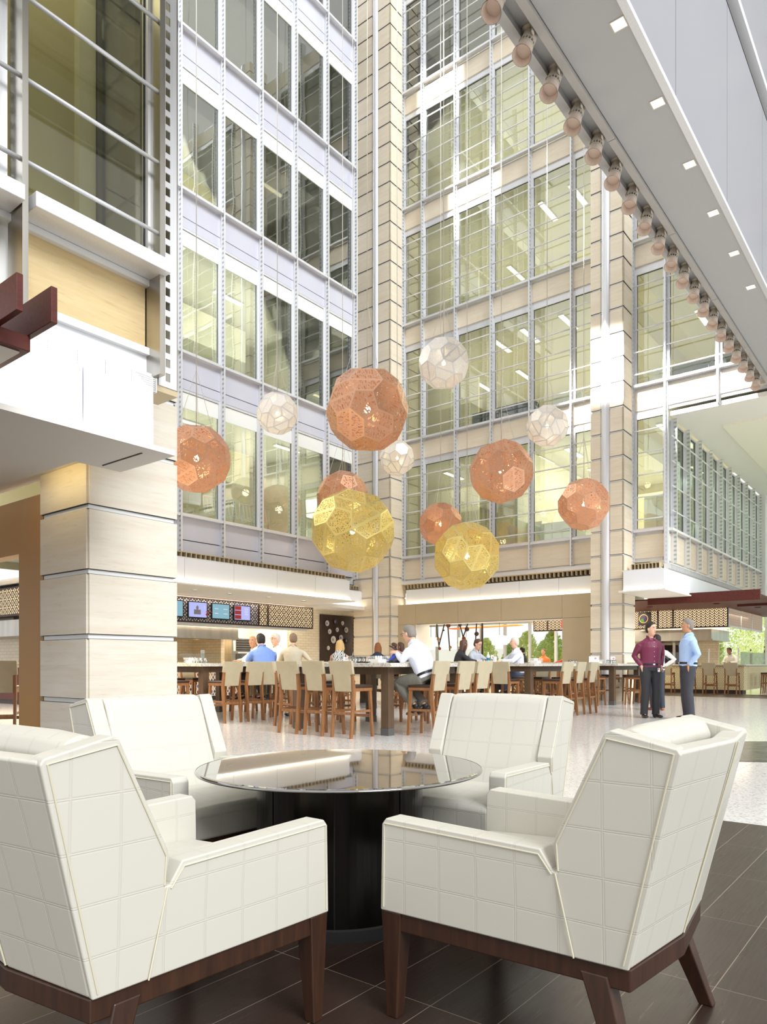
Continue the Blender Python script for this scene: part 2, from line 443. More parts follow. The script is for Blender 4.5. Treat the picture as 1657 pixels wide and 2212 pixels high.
def S(o): o['kind'] = 'structure'; return o
def leafm(name, col):
    N = NT(name); r = N.n('ObjectInfo').outputs['Random']
    a = N.n('BsdfPrincipled', {'Base Color': col, 'Roughness': .6}).outputs[0]; b = N.n('BsdfTranslucent', {0: col}).outputs[0]
    return N.done(N.n('MixShader', {0: .6, 1: a, 2: b}).outputs[0])
M['foliage'] = leafm('leaf_green', L(196,214,128)); M['foliage2'] = leafm('leaf_light_green', L(226,234,160))
M['slate'] = noisy('dark_slate', L(110,108,106), L(60,56,54), (5,5,5), .2, contrast=(.35,.65))
M['trav_gold'] = travertine('golden_travertine', L(218,194,146), L(196,168,118), L(160,130,86), 9)
M['downlight_pale'] = emis('pale_downlight_lens', (1,.94,.76,1), 1.6)
M['soffit2'] = pbr('grey_soffit_edge', L(176,172,168), .5)
# ================================================================== BUILDING
class Fac:
    def __init__(s, kind, p): s.k, s.p = kind, p
    def box(s, mb, a0, a1, d0, d1, z0, z1, mi=0):
        if s.k == 'A': mb.box(a0, a1, s.p+d0, s.p+d1, z0, z1, mi)
        else: mb.box(s.p+d0, s.p+d1, a0, a1, z0, z1, mi)
    def pt(s, a, d, z): return (a, s.p+d, z) if s.k == 'A' else (s.p+d, a, z)
def broot(name, u, v, z, label=None, cat=None, group=None, kind='structure'):
    o = thing(name, label, cat, W(u, v, z), A0, group, kind); o['_b'] = 1
    return o, (u, v, z)
WN = [0]
ORD = ['lowest', 'second', 'third', 'fourth', 'topmost']
def window(fac, a0, a1, z0, z1, mat, nrods, label, head=.12, sill=True, blind=0, cat='window', rodstep=.70, rod0=None, frame=.06, sillmat='alu'):
    WN[0] += 1
    bu, bv, bz = fac.pt((a0+a1)/2, 0, z0)
    r, off = broot('window_%d' % WN[0], bu, bv, bz, label, cat)
    m = MB()
    fac.box(m, a0, a0+frame, -.02, .08, z0, z1); fac.box(m, a1-frame, a1, -.02, .08, z0, z1)
    fac.box(m, a0+frame, a1-frame, -.02, .08, z1-head, z1); fac.box(m, a0+frame, a1-frame, -.02, .08, z0, z0+.05)
    m.build('window_frame', M['alu'], r, off)
    g = MB(); fac.box(g, a0+frame+.012, a0+frame, .025, .045, z0+.05, z1-head); fac.box(g, a1-frame-.012, a1-frame, .025, .045, z0+.05, z1-head)
    fac.box(g, a0+frame, a1-frame, .025, .045, z1-head-.012, z1-head); g.build('gasket', M['dark'], r, off)
    g = MB(); fac.box(g, a0+frame+.012, a1-frame-.012, .03, .038, z0+.05, z1-head-.012); g.build('glass_pane', M[mat], r, off)
    if blind:
        g = MB(); fac.box(g, a0+frame, a1-frame, .005, .028, z1-head-blind, z1-head-.012); g.build('white_head_panel', M['shade_band'], r, off)
    if sill:
        g = MB(); fac.box(g, a0-.0, a1+.0, -.16, .0, z0-.07, z0); g.build('sill', M[sillmat], r, off)
    for i in range(nrods):
        z = (rod0 if rod0 is not None else z0+.36)+i*rodstep
        g = MB(); g.tube(fac.pt(a0, -.14, z), fac.pt(a1, -.14, z), .021, 6); g.build('sunshade_rod', M['whitemetal'], r, off, smooth=True)
    return r
TN = [0]
def mullion(fac, a, z0, z1, w=.07, out=.16, label=None, smat='slots'):
    TN[0] += 1
    bu, bv, bz = fac.pt(a, 0, z0)
    r, off = broot('trim_%d' % TN[0], bu, bv, bz, label, 'mullion')
    m = MB(); fac.box(m, a-w/2, a+w/2, -out*.45, .1, z0, z1); m.build('mullion_post', M['alu'], r, off)
    m = MB(); fac.box(m, a-.008, a+.008, -out, -out*.45, z0, z1); m.build('slotted_fin', M[smat], r, off)
    m = MB(); fac.box(m, a-.025, a+.025, -out-.012, -out, z0, z1); m.build('fin_cap', M['alu'], r, off)
    return r
S0, FH = 5.03, 4.31
FA, FR, FB, FC, FL = Fac('A', 16.0), Fac('A', 17.8), Fac('B', 21.5), Fac('A', 6.48), Fac('A', 6.3)
# ---- floor
def floor():
    m = MB()
    # boundary between tile (near) and terrazzo runs along v at u=5.2 measured from the photo
    ub = 2.236*U.x+4.86*U.y
    m.box(ub, 48, -22, 40, -.12, 0); S(tag(m.build('floor', M['terrazzo'], frame='B'), 'polished white terrazzo floor of the atrium', 'floor'))
    m = MB(); m.box(-14, ub, -22, 40, -.12, 0)
    o = m.build('floor', M['darktile'], loc=(0,0,0), rot=A0); S(tag(o, 'dark brown wood-look tile floor under the armchairs', 'floor'))
    m = MB(); m.box(24.6, 27.3, 1, 8.9, 0, .004); S(tag(m.build('floor', M['darktile'], frame='B'), 'brown tiled strip along the right-hand bar counter', 'floor'))
    m = MB()
    p = at(1570, F*EH/(1602-HY)); q = at(1700, F*EH/(1602-HY)); r = at(1720, F*EH/(1648-HY)); s = at(1571, F*EH/(1645-HY))
    m.hexa([(x.x, x.y, .0) for x in (s, r, q, p)], [(x.x, x.y, .004) for x in (s, r, q, p)])
    S(tag(m.build('floor', M['slate']), 'dark mottled stone panel set into the white floor at right', 'floor'))

floor()

def spandrels(name, fac, bays, z0, z1, mat, label, joint=None, d=.0):
    bu, bv, bz = fac.pt((bays[0]+bays[-1])/2, 0, z0)
    r, off = broot(name, bu, bv, bz, label, 'wall')
    for a, b in zip(bays[:-1], bays[1:]):
        m = MB()
        if joint:
            fac.box(m, a+.03, b-.03, d, d+.06, z0+.02, z0+joint-.012); fac.box(m, a+.03, b-.03, d, d+.06, z0+joint+.012, z1-.02)
        else: fac.box(m, a+.035, b-.035, d, d+.06, z0+.10, z1-.10)
        m.build('spandrel_panel', M[mat], r, off)
    m = MB(); fac.box(m, bays[0], bays[-1], d+.05, d+.12, z0, z1); m.build('backing', M['dark'] if joint else M['alu'], r, off)
    return r

# ---- wall A (left, lavender panels)
bA = [8.66+1.42*i for i in range(8)]        # 8.66 .. 18.60
zsA = [S0+FH*k for k in range(6)]
for k in range(6):
    zs = zsA[k]
    spandrels('wall_left', FA, bA, zs-.98 if k else 4.0, zs, 'spandrel', '%s band of lavender panels on the left office facade' % (ORD+['highest'])[k], joint=.28 if k else .36)
for k in range(5):
    for i in range(1, 7):
        window(FA, bA[i]+.035, bA[i+1]-.035, zsA[k], zsA[k+1]-.98, 'glass_a', 0,
               'cool glass office window, %s row, bay %s of the left facade' % (ORD[k], ['', 'nearest the near pier','second from the near pier','third from the near pier','fourth from the near pier','next to the dark corner recess','at the dark corner recess'][i]), head=.06, blind=.42, sill=True)
for i, a in enumerate(bA[1:]):
    mullion(FA, a, 3.95, 27, label='aluminium mullion with slotted fin, number %d from the near pier on the left facade' % (i+1))
# return side + recess
m = MB(); m.box(18.56, 18.62, 16.05, 17.8, 3.9, 27); S(tag(m.build('wall_left_return', M['alu'], frame='B'), 'narrow aluminium return at the end of the left facade', 'wall'))
bR = [18.62, 20.04, 21.4]
for k in range(6):
    spandrels('wall_corner_recess', FR, bR, zsA[k]-.98, zsA[k], 'spandrel', '%s lavender panel band in the dark corner recess' % (ORD+['highest'])[k], joint=.28)
for k in range(5):
    for i in range(2):
        window(FR, bR[i]+.035, bR[i+1]-.035, zsA[k], zsA[k+1]-.98, 'glass_a', 0, '%s recess window, %s pane beside the travertine pier' % (ORD[k], ['left','right'][i]), head=.06, blind=.42, sill=False)
mullion(FR, 20.04, 3.95, 27, label='mullion inside the dark corner recess')

# ---- wall B (travertine, far) between the two piers and right of the second pier
bB = [16.0, 15.1, 13.68, 12.24, 10.80, 9.36, 8.45][::-1]
bB2 = [7.43, 6.48]; bB3 = [6.48, 5.06, 3.64, 2.2, .8]
NB = ['at the right pier','second from the right pier','third from the right pier','third from the left pier','second from the left pier','at the left pier']
for k in range(6):
    zs = zsA[k]
    spandrels('wall_back', FB, bB, zs-.84 if k else 4.1, zs-.05, 'trav', '%s travertine band between the two piers' % (ORD+['highest'])[k])
    bb = bB2[::-1] if k == 0 else bB3[::-1][:-1]+[6.48, 7.43]
    spandrels('wall_back_right', FB, bb, zs-.84 if k else 4.1, zs-.05, 'trav', '%s travertine band right of the right pier' % (ORD+['highest'])[k])
for k in range(5):
    for i in range(6):
        window(FB, bB[i]+.035, bB[i+1]-.035, zsA[k], zsA[k+1]-.84, 'glass_b', 5, 'gridded office window, %s row of the travertine wall, bay %s' % (ORD[k], NB[i]), head=.16, rod0=zsA[k]+.30, rodstep=.655)
    bb = bB2[::-1] if k == 0 else bB3[::-1][:-1]+[6.48, 7.43]
    for i in range(len(bb)-1):
        window(FB, bb[i]+.035, bb[i+1]-.035, zsA[k], zsA[k+1]-.84, 'glass_b', 5, 'gridded office window right of the right pier, %s row, %s' % (ORD[k], 'against the pier' if bb[i] > 6 else 'bay %d away from the pier' % (len(bb)-1-i)), head=.16, rod0=zsA[k]+.30, rodstep=.655)
for i, a in enumerate(bB[1:-1]): mullion(FB, a, 4.15, 27, label='slotted aluminium mullion %d from the right pier on the travertine wall' % (i+1))
mullion(FB, 6.48, 4.0, 27, w=.10, label='corner mullion where the travertine wall meets the side wing')
for i, a in enumerate((5.06, 3.64, 2.2)): mullion(FB, a, 8.3, 27, label='slotted mullion %d past the corner above the white ceiling' % (i+1))
mullion(FB, 7.43, 4.1, 27, w=.06, label='mullion against the side of the right pier')
mullion(FB, 15.98, 4.1, 27, w=.06, label='mullion against the side of the left pier')

# ---- travertine piers
def pier(u0, u1, v0, v1, z1, label, pipe=None, mat='trav_light', z0=0, first=.64):
    TN[0] += 1
    r, off = broot('wall_pier', (u0+u1)/2, (v0+v1)/2, 0, label, 'pier')
    m = MB(); m.box(u0+.03, u1-.03, v0+.03, v1-.03, 0, z1); m.build('metal_core', M['whitemetal'], r, off)
    m = MB(); zz = [0]; z = first
    while z < z1: zz.append(z); z += .72
    zz.append(z1)
    for a, b in zip(zz[:-1], zz[1:]):
        a2, b2 = a+(.03 if a else 0), b-.03
        ua = u0
        if pipe: m.box(u0, u0+.05, v0, pipe[0], a2, b2); m.box(u0, u0+.05, pipe[1], v1, a2, b2)
        else: m.box(u0, u0+.05, v0+.025, v1, a2, b2)
        m.box(u0+(.0 if pipe else .025), u1, v0, v0+.05, a2, b2)
        m.box(u1-.05, u1, v0+.05, v1, a2, b2); m.box(u0+.05, u1-.05, v1-.05, v1, a2, b2)
    m.build('stone_cladding', M[mat], r, off)
    j = MB()
    for z in zz[1:-1]:
        j.box(u0+.012, u1-.01, v0+.012, v1-.01, z-.031, z-.024); j.box(u0+.012, u1-.01, v0+.012, v1-.01, z+.024, z+.031)
    j.build('joint_shadow_gap', M['dark'], r, off)
    if pipe:
        j = MB(); c = (pipe[0]+pipe[1])/2; w = (pipe[1]-pipe[0])/2-.02
        n = 10; poly = [(u0+.05-math.sin(PI*i/n)*.11, c-w*math.cos(PI*i/n)) for i in range(n+1)]
        z = 0
        j.prism(poly, 0, z1, 'z'); j.build('downpipe_cover', M['alu'], r, off, smooth=False)
    return r
pier(20.65, 21.6, 16.0, 17.75, 27, 'tall travertine pier at the corner between the two office facades', (16.55, 16.85), 'trav')
pier(20.65, 21.6, 7.43, 8.43, 27, 'tall travertine pier with aluminium strip in front of the travertine wall', (7.83, 8.13), 'trav')
pier(4.18, 5.35, 7.46, 8.52, 16, 'near travertine pier behind the left armchairs', None, 'trav_light')

# ---- left wing (near, upper left)
z0, z1 = S0, 8.6
bL = [0.02, 1.44, 2.86, 4.28]
for i in range(3):
    window(FL, bL[i]+.04, bL[i+1]-.06, z0, z1, 'glass_l', 0, 'large olive-tinted window of the near left wing, %s' % ['outermost left', 'at the left edge of the picture', 'beside the slotted corner fin'][i], head=.06, sill=False)
for i in range(1, 3):
    r, off = broot('trim_%d' % (200+i), bL[i+1]-.7, 6.1, z0-.12, 'silver window ledge under the near left wing, %s' % ['left piece','right piece'][i-1], 'ledge')
    m = MB(); m.box(bL[i]+.06, bL[i+1]-.03, 6.02, 6.3, 4.90, 5.03); m.build('ledge', M['alu'], r, (bL[i+1]-.7, 6.1, z0-.12), bevel=.006)
    for j in range(5):
        zr = 5.32+.7*j
        TN[0] += 1
        m = MB(); m.tube((bL[i], 6.16, zr), (bL[i+1]-.02, 6.16, zr), .02, 10)
        S(tag(m.build('trim_%d' % (250+TN[0]), M['alu'], frame='B', smooth=True), 'round sunshade rod across the near left windows, %s, %s' % (['lowest','second','third','fourth','fifth'][j], ['left bay','right bay'][i-1]), 'rod'))
for i, a in enumerate(bL[1:3]):
    r, off = broot('trim_%d' % (210+i), a, 6.2, 3.9, 'bronze-silver mullion of the near left wing, number %d' % (i+1), 'mullion')
    m = MB(); m.box(a-.02, a+.02, 6.10, 6.36, 3.9, 9.5); m.build('mullion_post', M['steel'], r, off)
    m = MB(); m.box(a-.025, a+.025, 6.085, 6.10, 3.9, 9.5); m.build('fin_cap', M['steel'], r, off)
    m = MB(); m.box(a-.20, a-.04, 6.345, 6.355, 5.0, 9.5); m.build('slotted_fin', M['slots'], r, off)
def slotplate(a0, a1, v, z0, z1, w=.055, h=.085, pitch=.145, t=.012):
    m = MB(); c = (a0+a1)/2
    m.box(a0, c-w/2, v, v+t, z0, z1); m.box(c+w/2, a1, v, v+t, z0, z1)
    z = z0
    while z < z1:
        m.box(c-w/2, c+w/2, v, v+t, z, min(z+pitch-h, z1)); z += pitch
    return m
r, off = broot('trim_220', 4.4, 6.3, 3.85, 'wide silver fin with a column of slots at the corner of the near left wing', 'fin')
slotplate(4.26, 4.47, 6.24, 3.86, 9.6).build('slotted_plate', M['alu'], r, off)
m = MB(); m.box(4.19, 4.25, 6.12, 6.42, 3.92, 9.6); m.box(4.47, 4.485, 6.24, 6.5, 3.86, 9.6); m.build('corner_post', M['steel'], r, off)
m = MB(); m.box(4.20, 4.49, 6.25, 6.6, 3.80, 3.86); m.build('base_plate', M['bronze'], r, off)
# stone spandrel + frame of left wing
r, off = broot('wall_left_wing', 2.8, 6.4, 3.9, 'golden travertine panels of the near left wing', 'wall')
for i in range(3):
    m = MB(); m.box(bL[i]+.08, bL[i+1]-.10, 6.36, 6.42, 4.22, 4.84); m.build('stone_panel', M['trav_gold'] if 'trav_gold' in M else M['trav'], r, off)
m = MB(); m.box(0, 4.28, 6.42, 6.5, 3.9, 5.0); m.box(0, 4.28, 6.3, 6.44, 4.84, 4.90); m.box(0, 4.28, 6.3, 6.44, 4.15, 4.22); m.box(0, 4.28, 6.26, 6.44, 3.86, 3.95)
m.build('metal_frame', M['whitemetal'], r, off)
m = MB(); m.box(0, 4.28, 6.35, 6.45, 3.95, 4.15); m.build('lower_panel', M['fascia'], r, off)
# room behind left wing
m = MB(); m.box(0, 4.28, 6.5, 7.45, 4.8, 4.9); m.box(0, 4.3, 6.3, 7.5, 8.65, 8.8); m.box(-.1, 0, 6.3, 7.5, 4.8, 8.8)
S(tag(m.build('floor_left_wing', M['interior_light'], frame='B'), 'floor and ceiling slabs inside the near left wing', 'slab'))
m = MB(); m.box(0, 4.2, 7.40, 7.45, 4.9, 8.65); S(tag(m.build('wall_left_wing_inner', M['interior'], frame='B'), 'olive interior wall behind the near left windows', 'wall'))
m = MB(); m.box(4.0, 4.19, 7.3, 7.40, 4.9, 8.65); S(tag(m.build('wall_left_wing_pilaster', M['interior_light'], frame='B'), 'pale strip on the interior wall behind the near left windows', 'wall'))
r, off = broot('window_400', 4.26, 6.9, 4.9, 'end window of the near left wing seen through its glass', 'window')
m = MB(); m.box(4.2, 4.28, 6.4, 6.48, 4.9, 8.65); m.box(4.2, 4.28, 7.26, 7.40, 4.9, 8.65); m.box(4.2, 4.28, 6.48, 7.26, 4.9, 5.0); m.build('window_frame', M['darkgrey'], r, off)
m = MB(); m.box(4.235, 4.245, 6.48, 7.26, 5.0, 8.65); m.build('glass_pane', M['glass_thin'], r, off)
for i in range(5):
    m = MB(); m.tube((4.34, 6.4, 5.32+.7*i), (4.34, 7.4, 5.32+.7*i), .018, 8); m.build('sunshade_rod', M['alu'], r, off, smooth=True)

# ---- canopies (white fascia + soffit) 
def fascia(name, boxes, label, mat='fascia'):
    m = MB()
    for b in boxes: m.box(*b)
    return S(tag(m.build(name, M[mat], frame='B'), label, 'canopy fascia'))
def grille(name, u0, u1, v0, v1, z0, z1, n, label, along='u', mat='bronze'):
    """vent strip: thin fins standing in a dark slot"""
    r, off = broot(name, (u0+u1)/2, (v0+v1)/2, z0, label, 'vent')
    m = MB(); m.box(u0, u1, v0, v1, z0, z1) if False else None
    b = MB()
    if along == 'u': b.box(u0, u1, v1-.02, v1, z0, z1)
    else: b.box(u1-.02, u1, v0, v1, z0, z1)
    b.build('slot_back', M['pattern_brown'], r, off)
    f = MB()
    for i in range(n+1):
        t = i/n
        if along == 'u': x = u0+(u1-u0)*t; f.box(x-.012, x+.012, v0, v1-.02, z0, z1)
        else: y = v0+(v1-v0)*t; f.box(u0, u1-.02, y-.012, y+.012, z0, z1)
    if along == 'u': f.box(u0, u1, v0, v1, z1, z1+.02)
    else: f.box(u0, u1, v0, v1, z1, z1+.02)
    f.build('vent_fin', M[mat], r, off)
    return r
# left near canopy: fascia at v=6.05, u up to 4.05 ; soffit z 3.11 with a notch round the pier
r, off = broot('ceiling_left_canopy', 2, 7, 3.0, 'white canopy of the near left wing wrapping round the travertine pier', 'canopy')
m = MB()
x0 = -2.0
for x in (0.4, 1.55, 2.15, 3.35, 4.07):
    m.box(x0+.006, x-.006, 6.05, 6.08, 3.16, 3.70); x0 = x
m.box(4.04, 4.07, 6.08, 6.9, 3.16, 3.70)
m.build('glass_fascia', M['fascia'], r, off)
m = MB(); m.box(-2, 4.1, 6.10, 6.14, 3.12, 3.85); m.build('fascia_backing', M['whitemetal'], r, off)
m = MB(); m.box(-2, 4.27, 5.98, 6.95, 3.10, 3.15); m.box(-2, 3.76, 6.95, 16, 3.10, 3.15); m.box(3.60, 3.76, 6.95, 8.3, 3.15, 3.3); m.box(3.76, 4.27, 6.93, 6.97, 3.15, 3.32)
m.build('soffit_panel', M['plaster'], r, off)
m = MB(); m.box(-2, 4.15, 6.00, 6.03, 3.15, 3.156); m.build('cove_strip', M['cove'], r, off)
m = MB(); m.box(4.0, 4.015, 6.15, 6.85, 3.094, 3.10); m.build('linear_diffuser', M['dark'], r, off)
m = MB(); m.box(3.76, 4.3, 6.97, 16, 3.3, 3.34); m.build('recess_lid', M['plaster'], r, off)
m = MB(); m.box(3.78, 3.80, 7.2, 8.3, 3.22, 3.25); m.build('cove_strip', emis('cove_glow', (1,.78,.36,1), 9), r, off)
r, off = broot('trim_230', 2, 6.15, 3.72, 'fine white ventilation grille above the near left canopy', 'vent')
m = MB()
for i in range(7): m.box(-1, 4.12, 6.10, 6.14, 3.715+.02*i, 3.723+.02*i)
for i in range(20): m.box(-1+.27*i, -.99+.27*i, 6.10, 6.14, 3.71, 3.85)
m.build('grille_blade', M['whitemetal'], r, off)
m = MB(); m.box(-1, 4.12, 6.145, 6.16, 3.70, 3.86); m.build('slot_back', M['pattern_brown'], r, off)
# brown portal wall at left
r, off = broot('wall_left_portal', 4.3, 11, 0, 'brown painted portal left of the near travertine pier', 'wall')
m = MB(); m.box(4.22, 4.42, 8.53, 9.15, 0, 3.10); m.box(4.22, 4.42, 9.15, 20, 2.43, 3.10); m.build('portal_panel', M['brownwall'], r, off)
# A canopy
r, off = broot('ceiling_food_court_canopy', 14, 17, 3.0, 'white canopy over the food counter below the left facade', 'canopy')
m = MB(); x0 = 8.0
for x in (9.6, 11.2, 12.8, 14.4, 16.0, 17.6): m.box(x0+.005, x-.005, 15.3, 15.33, 3.13, 3.76); x0 = x
m.box(17.57, 17.6, 15.33, 17.4, 3.13, 3.76); m.build('glass_fascia', M['fascia'], r, off)
m = MB(); m.box(8, 17.75, 15.2, 17.4, 3.08, 3.12); m.box(8, 21, 17.4, 24, 3.08, 3.12); m.box(17.75, 21, 17.2, 17.4, 3.08, 3.2); m.build('soffit_panel', M['plaster'], r, off)
m = MB(); m.box(8, 17.6, 15.23, 15.27, 3.12, 3.128); m.box(17.7, 20.6, 17.26, 17.30, 3.2, 3.206); m.build('cove_strip', M['cove'], r, off)
m = MB(); m.box(17.7, 21, 17.36, 17.40, 3.2, 3.76); m.build('glass_fascia', M['fascia'], r, off)
m = MB(); m.box(8, 17.55, 15.36, 15.95, 3.76, 3.80); m.box(17.6, 20.65, 17.4, 17.9, 3.76, 3.8); m.build('top_plate', M['whitemetal'], r, off)
grille('trim_231', 8, 17.6, 15.5, 15.75, 3.82, 3.94, 62, 'brown ventilation strip between the food court canopy and the lavender panels')
grille('trim_232', 18.6, 20.6, 17.45, 17.7, 3.84, 3.96, 13, 'short brown ventilation strip in the corner recess')
for i, uu in enumerate((12.2, 13.4, 14.9, 16.4)):
    m = MB(); m.lathe([(.09,0),(.09,.01),(.065,.012),(.065,.0)], (0,0,0), 20); r2 = thing('downlight', 'small round downlight in the food court canopy, %s from the left' % ['first','second','third','fourth'][i], 'downlight', W(uu, 16.2, 3.065), 0, 'canopy downlights')
    m.build('trim_ring', M['whitemetal'], r2); m = MB(); m.lathe([(.06,.002),(.06,.008)], (0,0,0), 16); m.build('lens', M['downlight'], r2)
# B: white band above the bronze portal + vent
r, off = broot('wall_back_band', 21.4, 12.2, 3.2, 'white glass band above the tan portal', 'wall')
m = MB(); v0 = 8.45
for v in (9.8, 11.2, 12.7, 14.2, 15.85): m.box(21.42, 21.46, v0+.005, v-.005, 2.9, 3.80); v0 = v
m.build('glass_fascia', M['fascia'], r, off)
m = MB(); m.box(21.34, 21.38, 8.7, 16.0, 3.25, 3.258); m.build('cove_strip', M['cove'], r, off)
grille('trim_233', 21.35, 21.5, 8.45, 15.9, 3.84, 3.98, 50, 'brown ventilation strip above the white band on the travertine wall', along='v')
m = MB(); m.box(21.3, 21.46, 8.45, 16.0, 4.0, 4.12); S(tag(m.build('trim_234', M['alu'], frame='B'), 'aluminium ledge at the foot of the travertine wall', 'ledge'))
# tan portal
r, off = broot('wall_back_portal', 21.2, 12.2, 0, 'tan painted portal frame around the opening to the dining room', 'wall')
def P_(a0, a1, z0, z1):
    q = MB(); q.box(21.12, 21.40, a0+.004, a1-.004, z0+.004, z1-.004); q.build('portal_panel', M['bronze'], r, off)
P_(8.62, 9.55, 0, 2.5); P_(8.62, 9.55, 2.5, 3.24); P_(9.55, 11.7, 2.5, 3.24); P_(11.7, 13.4, 2.5, 3.24); P_(13.4, 15.2, 2.5, 3.24); P_(15.2, 16.1, 0, 2.5); P_(15.2, 16.1, 2.5, 3.24)
m = MB(); m.box(21.14, 21.38, 8.62, 16.1, 2.497, 2.503); m.box(21.14, 21.38, 11.695, 11.705, 2.5, 3.24); m.box(21.14, 21.38, 13.395, 13.405, 2.5, 3.24); m.build('panel_joint', M['darkgrey'], r, off)
m = MB(); m.box(21.14, 22.0, 9.45, 9.55, 0, 2.5); m.box(21.14, 22.0, 15.2, 15.3, 0, 2.5); m.box(21.38, 22, 9.45, 15.3, 2.5, 2.6); m.build('opening_reveal', M['plaster'], r, off)
# C canopy
r, off = broot('ceiling_right_canopy', 24, 7, 3.0, 'white canopy at the corner of the right-hand side wing', 'canopy')
m = MB(); m.box(20.25, 20.28, 6.17, 7.3, 3.15, 3.70); m.box(20.28, 34, 6.17, 6.20, 3.15, 3.70); m.build('glass_fascia', M['fascia'], r, off)
m = MB(); m.box(20.2, 34, 6.12, 7.42, 3.10, 3.14); m.box(20.4, 34, 6.3, 7.4, 3.70, 3.74); m.build('soffit_panel', M['plaster'], r, off)
m = MB(); m.box(20.22, 20.24, 6.2, 7.3, 3.14, 3.148); m.build('cove_strip', M['cove'], r, off)
grille('trim_235', 20.9, 21.1, 6.5, 7.3, 3.80, 3.95, 8, 'short ventilation strip left of the side wing corner', along='v')
grille('trim_236', 21.1, 34, 6.25, 6.45, 3.78, 3.92, 100, 'long pale ventilation strip under the side wing', mat='whitemetal')

# ---- wall C (side wing going back on the right)
bC = [21.95-1.35*.33]+[21.95+1.35*i for i in range(10)]; bC[0] = 21.55
spandrels('wall_side_wing', FC, bC, 4.0, S0-.03, 'trav', 'travertine panels of the side wing receding at right')
NAM = ['nearest the corner','second','third','fourth','fifth','sixth','seventh','eighth','ninth','farthest']
for i in range(len(bC)-1):
    window(FC, bC[i]+.02, bC[i+1]-.02, S0, 8.28, 'glass_c', 4, 'side wing window receding at right, %s' % NAM[i], head=.05, rod0=S0+.5, rodstep=.72, sillmat='whitemetal')
for i, a in enumerate(bC[1:]):
    mullion(FC, a, 4.05, 8.3, w=.05, out=.16, smat='slots_pale', label='deep slotted mullion of the side wing, %s' % NAM[min(i,9)])
m = MB(); m.box(34.2, 34.5, 6.2, 6.6, 3.9, 8.3); S(tag(m.build('trim_237', M['whitemetal'], frame='B'), 'white end post of the side wing', 'post'))

# white ceiling right of the corner
m = MB(); m.box(21.6, 36, -8, 6.4, 8.30, 8.42); S(tag(m.build('ceiling_right', M['plaster'], frame='B'), 'white ceiling over the entrance hall at right', 'ceiling'))
m = MB(); m.box(23.4, 34.2, -8, 5.4, 8.22, 8.30); S(tag(m.build('ceiling_right_panel', pbr('cream_ceiling_paint', L(244,240,222), .7), frame='B'), 'lower cream panel of the entrance hall ceiling', 'ceiling'))
# end glass wall
r, off = broot('window_401', 35, 1, 0, 'tall glazed end wall of the entrance hall at right', 'window')
for i in range(12):
    v = -8+1.3*i
    m = MB(); m.box(34.9, 35.1, v-.04, v+.04, 0, 8.3); m.build('mullion_post', M['whitemetal'], r, off)
for z in (3.3, 4.4, 6.4):
    m = MB(); m.box(34.92, 35.08, -8, 6.4, z-.05, z+.05); m.build('transom', M['whitemetal'], r, off)
m = MB(); m.box(34.99, 35.0, -8, 6.4, 0, 8.3); m.build('glass_pane', M['glass_c'], r, off)

# ---- office floors behind the glass
def rooms(tag_, fac, a0, a1, depth, k, back='interior', lights=True, sp=.90):
    zs = zsA[k] if k < 6 else S0+FH*k
    mb = MB(); fac.box(mb, a0, a1, .14, depth, zs-.80, zs-.12); 
    S(tag(mb.build('floor_%s' % tag_, M['concrete'], frame='B'), 'office floor slab, %s storey, behind the %s' % ((ORD+['highest'])[min(k,5)], tag_.replace('_', ' ')), 'slab'))
for k in range(6):
    rooms('left_facade', FA, 9.0, 18.5, 7, k)
    rooms('travertine_wall', FB, 8.45, 17.7, 9, k)
    if k: rooms('right_travertine_wall', FB, .8, 7.42, 9, k)
    rooms('corner_recess', FR, 18.62, 21.4, 4, k)
def bwall(name, x0,x1,y0,y1,z0,z1, mat, label):
    m = MB(); m.box(x0,x1,y0,y1,z0,z1); return S(tag(m.build(name, M[mat], frame='B'), label, 'wall'))
bwall('wall_office_back_left', 9, 18.5, 22.9, 23, 4.0, 27, 'interior', 'beige rear wall of the offices behind the left facade')
bwall('wall_office_back_recess', 18.6, 21.4, 21.7, 21.8, 4.0, 27, 'interior', 'beige rear wall behind the corner recess')
bwall('wall_office_back', 30.4, 30.5, 7.5, 17.8, 4.0, 27, 'interior', 'beige rear wall of the offices behind the travertine wall')
bwall('wall_office_back_right', 30.4, 30.5, .8, 7.5, 8.6, 27, 'interior', 'beige rear wall of the upper offices at right')
bwall('wall_office_side', 21.7, 30.4, 17.7, 17.8, 4.0, 27, 'interior_light', 'side wall of the offices at the left pier')
bwall('wall_office_side_right', 21.7, 30.4, .8, .9, 8.6, 27, 'interior_light', 'side wall of the upper offices at the far right')
bwall('wall_wing_back', 21.7, 34.4, 11.4, 11.5, 4.0, 8.4, 'interior_light', 'rear wall inside the side wing')
m = MB(); m.box(21.7, 34.4, 7.5, 11.4, 4.3, 4.9); S(tag(m.build('floor_side_wing', M['concrete'], frame='B'), 'floor slab of the side wing', 'slab'))
bwall('wall_office_end_left', 18.42, 18.5, 16.2, 23, 4.0, 27, 'interior_light', 'end wall of the offices behind the left facade')
